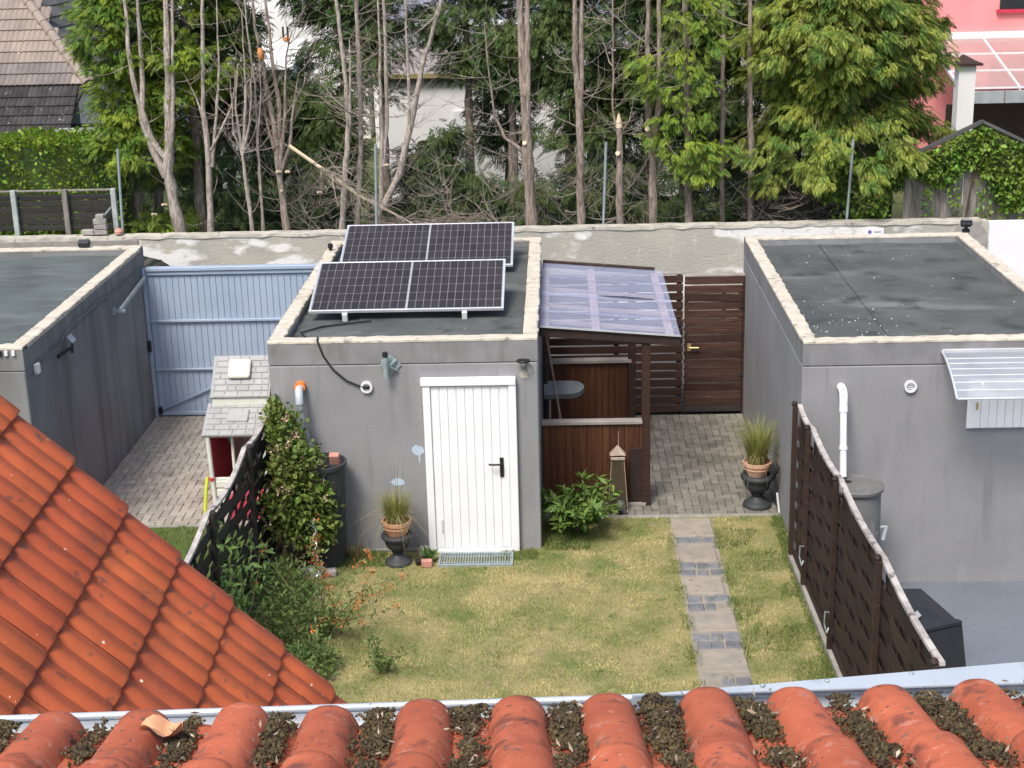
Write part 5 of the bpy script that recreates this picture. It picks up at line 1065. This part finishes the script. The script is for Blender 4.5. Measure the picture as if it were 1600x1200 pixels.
# ================================================================== TREES
def limb(mb, pts, r0, r1, n=9):
    P = [Vector(p) for p in pts]; Q = []
    for a_, b2 in zip(P[:-1], P[1:]):
        k = max(2, int((b2-a_).length/.22))
        for i in range(k): Q.append(a_.lerp(b2, i/k)+Vector((random.gauss(0, .006), random.gauss(0, .01), 0)))
    Q.append(P[-1]); N = len(Q); mb.tube(Q, [(r0+(r1*.72-r0)*(i/(N-1))**.8)*random.uniform(.84, 1.15) for i in range(N)], n); return Q
def add_twigs(mb, Q, n, L, up=.25, zmin=1.5, side=None, sub=3):
    for _ in range(n):
        p = Vector(random.choice(Q))
        if p.z < zmin: continue
        t = random.uniform(0, 2*math.pi) if side is None else side+random.gauss(0, .9); d = Vector((math.cos(t), math.sin(t)*.7, random.gauss(up*.2, .35))).normalized(); l_ = L*random.uniform(.35, 1.15); pts = [p]; r_ = .004+.011*l_/L*random.random()
        for k in range(5): d = (d+Vector((random.gauss(0, .10), random.gauss(0, .10), up*.35+random.gauss(0, .08)))).normalized(); pts.append(pts[-1]+d*l_/5)
        mb.tube(pts, [r_*(1-.15*k) for k in range(6)], 4, False)
        for _s in range(sub):
            k = random.randint(1, 5); q = pts[k]; d2 = (d+Vector((random.gauss(0, .6), random.gauss(0, .5), random.gauss(.15, .4)))).normalized(); l2 = l_*random.uniform(.2, .5); mb.tube([q, q+d2*l2*.5+Vector((0, 0, .03*l2)), q+d2*l2+Vector((0, 0, .12*l2))], [.0045, .0035, .002], 3, False)
def bare_tree(label, Y, limbs, twn, twL, bark='bark', cuts=(), name='bare_tree', sub=3, up=.25):
    b0 = limbs[0][0][0]; t = thing(name, label, 'tree', (b0[0], Y, .3), 'bare trunked conifers behind the wall'); tr = MB(); tw = MB()
    for i, (pts, r0, r1) in enumerate(limbs):
        pts = [(x, Y+random.gauss(0, .04 if i else 0)*(j > 0), z) for j, (x, z) in enumerate(pts)]
        if i == 0: pts = [(pts[0][0], Y, .28)]+pts
        Q = limb(tr, pts, r0, r1); add_twigs(tw, Q, int(.72*twn/len(limbs))+1, twL, up, sub=sub)
    part(tr, 'trunk', bark, t, smooth=True); part(tw, 'twigs', 'twig', t, kind='stuff')
    for (x, z, r_, dx) in cuts: part(MB().tube([(x, Y-.05, z), (x+dx*.06, Y-.12, z+.02)], r_*.75, 10), 'cut_stub', 'cutwood', t)
    return t
bare_tree('thick forked trunk at left, leaning left from the wall', 27.2, [([(-6.83, 1.29), (-6.99, 2.52), (-6.91, 2.98), (-6.81, 4.43), (-6.67, 6.9)], .14, .03), ([(-7.02, 2.45), (-7.23, 2.93), (-7.36, 3.44), (-7.45, 4.45), (-7.48, 5.32), (-7.45, 6.9)], .075, .02), ([(-6.97, 2.75), (-7.24, 3.16), (-7.3, 3.66), (-7.28, 4.33), (-7.17, 6.6)], .06, .025), ([(-6.93, 2.8), (-6.80, 3.4), (-6.70, 4.6), (-6.55, 6.5)], .05, .02)], 46, .9, cuts=[(-7.05, 1.95, .03, -1), (-7.25, 1.78, .03, -1)])
bare_tree('slender pale forked trunk, second from the left', 27.3, [([(-6.33, 1.26), (-6.25, 2.72), (-6.27, 3.63), (-6.18, 4.85), (-6.03, 6.8)], .075, .03), ([(-6.20, 2.6), (-6.01, 3.74), (-5.93, 4.4), (-5.86, 5.6)], .04, .015), ([(-6.18, 2.9), (-5.9, 3.37), (-5.76, 3.68), (-5.64, 4.29)], .03, .012), ([(-6.28, 3.46), (-6.4, 3.86), (-6.56, 4.25)], .025, .01)], 34, .8)
bare_tree('pale thin trunk splitting into a broom of upright twigs', 27.2, [([(-5.53, 1.26), (-5.62, 2.89), (-5.68, 3.63), (-5.57, 4.41)], .065, .015), ([(-5.61, 2.9), (-5.49, 3.63), (-5.45, 4.51), (-5.43, 5.28)], .035, .012), ([(-5.61, 2.85), (-5.44, 3.4), (-5.33, 4.29)], .03, .012), ([(-5.62, 2.8), (-5.74, 3.2), (-5.72, 4.2)], .025, .01)], 50, .8, up=.8)
bare_tree('very thin straight trunk beside the broom-like tree', 27.4, [([(-5.39, 1.22), (-5.36, 3.14), (-5.34, 4.05), (-5.41, 5.15), (-5.41, 6.3)], .042, .015), ([(-5.36, 3.1), (-5.25, 3.7), (-5.22, 4.6)], .02, .01)], 34, .7, up=.7)
bare_tree('many-stemmed brown trunk with pale pruning cuts and orange feeder', 27.5, [([(-4.96, 1.19), (-5.04, 2.66), (-5.07, 3.35), (-5.18, 4.26), (-5.28, 5.03), (-5.31, 6.2)], .095, .02), ([(-5.03, 2.5), (-4.86, 3.46), (-4.77, 4.47), (-4.65, 4.91)], .05, .012), ([(-5.04, 2.7), (-4.96, 3.58), (-5.02, 4.47), (-5.06, 5.46), (-5.05, 6.5)], .055, .02), ([(-5.03, 2.4), (-4.80, 2.9), (-4.70, 3.6), (-4.55, 4.2)], .045, .012), ([(-5.05, 2.7), (-5.2, 3.3), (-5.25, 4.1)], .04, .012)], 90, .85, 'barkd', cuts=[(-5.0, 2.45, .035, -1), (-4.9, 2.45, .035, 1), (-5.0, 2.1, .025, 0)], up=.8)
bare_tree('straight grey trunk left of the solar panels', 27.3, [([(-3.95, 1.21), (-3.7, 3.35), (-3.72, 4.24), (-3.79, 5.45), (-3.8, 6.9)], .072, .035), ([(-3.69, 3.24), (-3.62, 4.02), (-3.61, 4.79)], .035, .015)], 80, .85, cuts=[(-4.25, 2.1, .03, -1)])
bare_tree('straight pale trunk behind the left end of the solar panels', 27.6, [([(-3.71, 1.14), (-3.56, 2.73), (-3.5, 3.76), (-3.49, 5.42), (-3.48, 6.9)], .07, .04)], 70, .85)
bare_tree('bundle of thin trunks behind the steel post with one leaning right', 27.4, [([(-3.28, 1.18), (-3.13, 2.98), (-3.11, 4.11), (-3.09, 4.88), (-3.06, 5.86)], .065, .02), ([(-3.14, 2.52), (-3.03, 3.43), (-2.99, 4.44), (-2.98, 5.42), (-2.96, 6.8)], .05, .025), ([(-3.2, 1.75), (-2.84, 2.4), (-2.63, 3.2), (-2.36, 4.26), (-1.97, 5.4), (-1.6, 6.6)], .075, .035), ([(-2.63, 3.2), (-2.61, 4.21), (-2.6, 5.41), (-2.6, 6.8)], .035, .02)], 120, 1.25, cuts=[(-3.1, 2.55, .03, 1)])
bare_tree('thick twin brown trunk in the middle behind the garage', 27.0, [([(-.47, 1.21), (-.52, 2.31), (-.55, 3.21), (-.58, 4.42), (-.6, 5.39), (-.61, 6.9)], .145, .06), ([(-.54, 2.9), (-.50, 3.77), (-.49, 4.75), (-.48, 6.8)], .065, .045), ([(-.56, 2.78), (-.93, 3.05), (-1.1, 3.45), (-1.16, 4.11), (-1.24, 5.09)], .035, .01)], 70, 1.2, 'barkd', cuts=[(-.58, 2.95, .05, 0)])
bare_tree('straight brown twin trunk right of the thick middle one', 27.1, [([(.39, 1.17), (.4, 3.18), (.33, 4.39), (.33, 5.36), (.32, 6.9)], .088, .05), ([(.39, 3.1), (.44, 4.28), (.45, 5.36), (.45, 6.8)], .05, .04)], 70, 1.15, 'barkd')
bare_tree('short brown trunk sawn off with a pale pointed top', 26.9, [([(1.09, 1.2), (1.08, 2.52), (1.08, 3.22)], .09, .07), ([(1.05, 3.0), (.97, 3.52), (.98, 4.72), (.97, 6.5)], .022, .015), ([(1.10, 3.1), (1.25, 3.3), (1.33, 3.8)], .018, .008)], 46, .95, 'barkd', cuts=[(1.06, 2.75, .055, -.3)])
part(MB().tube([(1.08, 26.9, 3.2), (1.07, 26.9, 3.30), (1.07, 26.89, 3.44)], [.06, .05, .015], 10), 'sawn_top', 'cutwood', [o for o in bpy.data.objects if o.get('label', '').startswith('short brown trunk')][0])
bare_tree('brown trunk forking into two pale stems with a white cut', 27.2, [([(1.7, 1.13), (1.68, 2.57), (1.61, 3.25), (1.59, 4.36), (1.59, 5.33), (1.58, 6.9)], .095, .045), ([(1.7, 2.7), (1.79, 3.69), (1.78, 4.68), (1.76, 6.8)], .055, .04)], 60, 1.1, 'barkd', cuts=[(1.60, 3.12, .06, -.5)])
t13 = bare_tree('brown trunk with bright green hanging sprays near the right conifer', 27.0, [([(2.31, 1.16), (2.29, 2.59), (2.26, 4.03), (2.2, 5.33), (2.18, 6.9)], .088, .05)], 40, .9, 'barkd')
cc = [(1.75, 26.8, 3.0), (2.05, 26.7, 2.75), (2.35, 26.6, 2.95), (2.6, 26.7, 2.75), (2.8, 26.7, 2.85), (2.2, 26.7, 2.6), (1.9, 26.7, 3.35), (2.45, 26.7, 3.35), (2.1, 26.7, 4.5), (2.4, 26.6, 4.9), (2.7, 26.6, 4.6), (1.45, 26.8, 4.35), (1.6, 26.8, 4.1), (2.3, 26.6, 4.2), (2.55, 26.7, 3.95), (2.0, 26.6, 5.1), (2.6, 26.6, 5.3), (2.15, 26.6, 5.5), (1.7, 26.8, 3.9), (2.05, 26.7, 3.75), (2.8, 26.7, 5.0), (2.65, 26.7, 2.45), (2.35, 26.65, 2.4)]
part(blobs(cc, [.27]*len(cc), 62, .18, SPR, lambda c: (2.2, 27.6, c[2])), 'foliage', 'con_light', t13)
bare_tree('thin dark trunk between the hanging sprays and the right conifer', 27.4, [([(2.95, 1.06), (2.92, 3.08), (2.91, 5.29), (2.9, 6.9)], .062, .035)], 50, .9, 'barkd')
bare_tree('dark trunk at the left edge of the big right conifer', 27.3, [([(3.45, 1.07), (3.41, 3.08), (3.35, 5.28), (3.32, 6.9)], .072, .04)], 40, .8, 'barkd')
for i, (x, y, h_, lab) in enumerate(((-4.55, 27.9, 2.4, 'thin brush stems left of the fallen pole'), (-4.2, 28.0, 2.2, 'thin brush stems behind the middle of the fallen pole'), (-2.3, 28.0, 2.6, 'wispy bare thicket right of the leaning trunk'), (-1.2, 27.8, 2.2, 'wispy bare thicket left of the thick middle trunk'), (1.6, 27.9, 2.2, 'dry thicket between the sawn trunk and forked trunk'), (.0, 28.0, 2.2, 'dry thicket between the two twin trunks'))):
    bs = thing('brushwood', lab, 'brushwood', (x, y, .3), 'bare thickets behind the wall'); m_ = MB()
    Q = [Vector((x+random.gauss(0, .28), y+random.gauss(0, .15), random.uniform(.6, h_))) for _ in range(40)]; add_twigs(m_, Q, 58, .9, .6, .4, sub=3); part(m_, 'twigs', 'twig', bs, kind='stuff')
fp_ = thing('fallen_pole', 'long pale fallen pole with twigs leaning down to the solar panels', 'pole', (-3.6, 26.75, 1.6)); part(MB().tube([(-4.7, 26.8, 3.02), (-4.1, 26.79, 2.57), (-3.53, 26.78, 2.12), (-3.09, 26.77, 1.88), (-2.59, 26.76, 1.60)], [.032, .032, .028, .022, .012], 8), 'pole', 'cutwood', fp_, smooth=True)
m_ = MB(); add_twigs(m_, [Vector((-4.3+.05*i, 26.75, 2.7-.033*i)) for i in range(34)], 36, .8, -.35, side=-.4); part(m_, 'twigs', 'twig', fp_, kind='stuff')
bp_ = thing('brush_pile', 'pile of dry reddish cut branches behind the rear solar panel', 'brushwood', (-2.3, 26.7, 1.4)); m_ = MB()
for _ in range(120): p = Vector((random.uniform(-3.4, -1.2), 26.7+random.gauss(0, .15), 1.45+random.uniform(0, .3))); d = Vector((random.gauss(0, 1), random.gauss(0, .3), random.gauss(0, .18))).normalized(); m_.tube([p, p+d*.35, p+d*.7+Vector((0, 0, -.03))], [.007, .006, .003], 4, False)
part(m_, 'branches', 'barkd', bp_, kind='stuff')
for i, (x, z, lab) in enumerate(((-5.18, 4.58, 'orange hanging feeder with black cap in the left trees'), (-4.71, 4.84, 'orange feeder with two black straps higher in the left trees'))):
    f_ = thing('bird_feeder', lab, 'feeder', (x, 27.3, z), 'orange feeders in the trees'); part(MB().lathe([(.02, -.13), (.05, -.10), (.06, .0), (.045, .07), (.03, .09)] if i == 0 else [(.03, -.08), (.07, -.06), (.07, -.01), (.04, .0)], (x, 27.3, z), 14), 'body', 'feeder', f_, smooth=True)
    if i == 0: part(MB().lathe([(.03, .09), (.035, .14), (.015, .16)], (x, 27.3, z), 12), 'cap', 'black', f_)
    else: part(MB().box(x-.06, x-.03, 27.28, 27.30, z, z+.18).box(x+.02, x+.05, 27.28, 27.30, z, z+.18), 'straps', 'black', f_)
# leafy conifers
def conifer(label, x, y, h_, rad, zb, nb, per, size, m, tmpl=SPR, seed=0, rb=(.3, .55), group=None, droop=.5, taper=.75, front=.35):
    random.seed(seed); t = thing('conifer', label, 'tree', (x, y, .3), group); tr = MB(); limb(tr, [(x, y, .28), (x+.05, y, h_*.5), (x, y, h_*.97)], .13, .02); C = []; RR = []
    for i in range(nb):
        q = random.random()**.85; z = zb+(h_-zb)*q; rr = rad*(1-taper*q)*random.uniform(.45, 1.05)*(1+.25*math.sin(z*3.1+x)); an = random.uniform(0, 2*math.pi)
        if random.random() < front: an = -math.pi/2+random.gauss(0, .8)
        c = (x+rr*math.cos(an), y+rr*math.sin(an), z-.25*rr); C.append(c); RR.append(random.uniform(*rb))
        if i % 2 == 0: tr.tube([(x, y, min(h_*.95, z+.1)), ((x+c[0])/2, (y+c[1])/2, z+.05), c], [.025, .015, .008], 5, False)
    part(tr, 'trunk', 'barkd', t, smooth=True); part(blobs(C, RR, per, size, tmpl, lambda c: (x, y, c[2]), droop), 'crown', m, t); return t
conifer('huge conifer with drooping yellow-green sprays at upper right', 4.85, 28.1, 9.0, 1.8, 2.6, 460, 105, .19, 'con_right', SPR, 3, (.20, .34), droop=.75, taper=.45, front=.6)
conifer('dark conifer right behind the huge drooping one', 6.1, 29.2, 8.0, 1.35, 2.4, 170, 80, .2, 'con_right', SPR, 4, (.2, .34), droop=.9, taper=.5)
conifer('bright yellow-green conifer at upper left beside the tan roof', -7.85, 28.2, 9.0, .95, 2.8, 240, 95, .16, 'con_light', SPR, 5, (.18, .30), droop=.35, taper=.35, front=.5)
conifer('leafy green conifer crown above the thick forked trunk', -6.75, 28.4, 9.5, 1.05, 3.9, 190, 85, .17, 'con_light', SPR, 6, (.2, .33), droop=.35, taper=.3)
conifer('dark green conifer low behind the steel post at left', -7.6, 28.6, 5.0, 1.1, .9, 80, 34, .24, 'con_light', SPR6, 7, (.3, .5), droop=.4)
DK = [(-6.4, 29.6, 5.6, 1.2, 1.0, 'dark conifer mass behind the slender forked trunk'), (-5.2, 29.9, 4.0, 1.1, .8, 'low dark conifer behind the broom-like tree'), (-4.2, 30.2, 7.5, 1.0, 3.4, 'dark conifer crown above the many-stemmed trunk'), (-3.4, 29.8, 8.0, .9, 4.2, 'dark conifer crown above the straight grey trunks'), (-4.4, 29.6, 3.6, .9, .7, 'low dark thicket conifer behind the fallen pole'), (-1.75, 30.0, 8.0, .75, 3.9, 'dark conifer tip hanging above the solar panels'), (-2.2, 29.4, 2.9, .4, 1.2, 'small dark conifer before the white house wall'), (-.9, 29.9, 8.2, .9, 3.6, 'dark conifer crown behind the thick twin trunk'), (.2, 29.7, 8.0, 1.1, 2.9, 'dark conifer crown between the brown trunks'), (.9, 29.8, 4.2, 1.15, .7, 'low brown-green conifer behind the sawn trunk'), (1.7, 30.1, 8.0, 1.0, 3.2, 'dark conifer crown behind the forked brown trunk'), (2.4, 29.6, 6.0, 1.1, .8, 'dark conifer behind the hanging bright sprays'), (3.4, 29.8, 7.5, 1.2, .9, 'dark conifer behind the thin dark trunks'), (-.5, 28.9, 2.1, .6, .6, 'low green bush at the foot of the thick twin trunk'), (-1.5, 29.2, 2.0, .5, .6, 'low green bush in front of the white house plinth'), (4.6, 29.6, 3.2, 1.1, .6, 'low dark undergrowth conifer beneath the huge drooping one'), (-1.05, 31.5, 4.6, .55, 2.2, 'narrow dark conifer top against the white house wall'), (-2.9, 31.8, 2.2, .45, .7, 'small green bush before the left end of the white wall')]
for i, (x, y, h_, rd, zb, lab) in enumerate(DK): conifer(lab, x, y, h_, rd, zb, int(32*(h_-zb)*rd**.7)+14, 38, .22, 'con_dark', SPR6, 20+i, (.22, .40), 'dark conifers behind the bare trunks', .4, .45, .2)
dk = thing('dry_hedge', 'brown dead brush under the huge drooping conifer', 'brushwood', (4.5, 27.2, 1.2)); m_ = MB(); random.seed(77)
add_twigs(m_, [Vector((random.uniform(3.5, 5.9), 27.1+random.gauss(0, .25), random.uniform(1.0, 1.9))) for _ in range(60)], 240, .6, .1, .8, sub=4); part(m_, 'twigs', 'barkd', dk, kind='stuff')
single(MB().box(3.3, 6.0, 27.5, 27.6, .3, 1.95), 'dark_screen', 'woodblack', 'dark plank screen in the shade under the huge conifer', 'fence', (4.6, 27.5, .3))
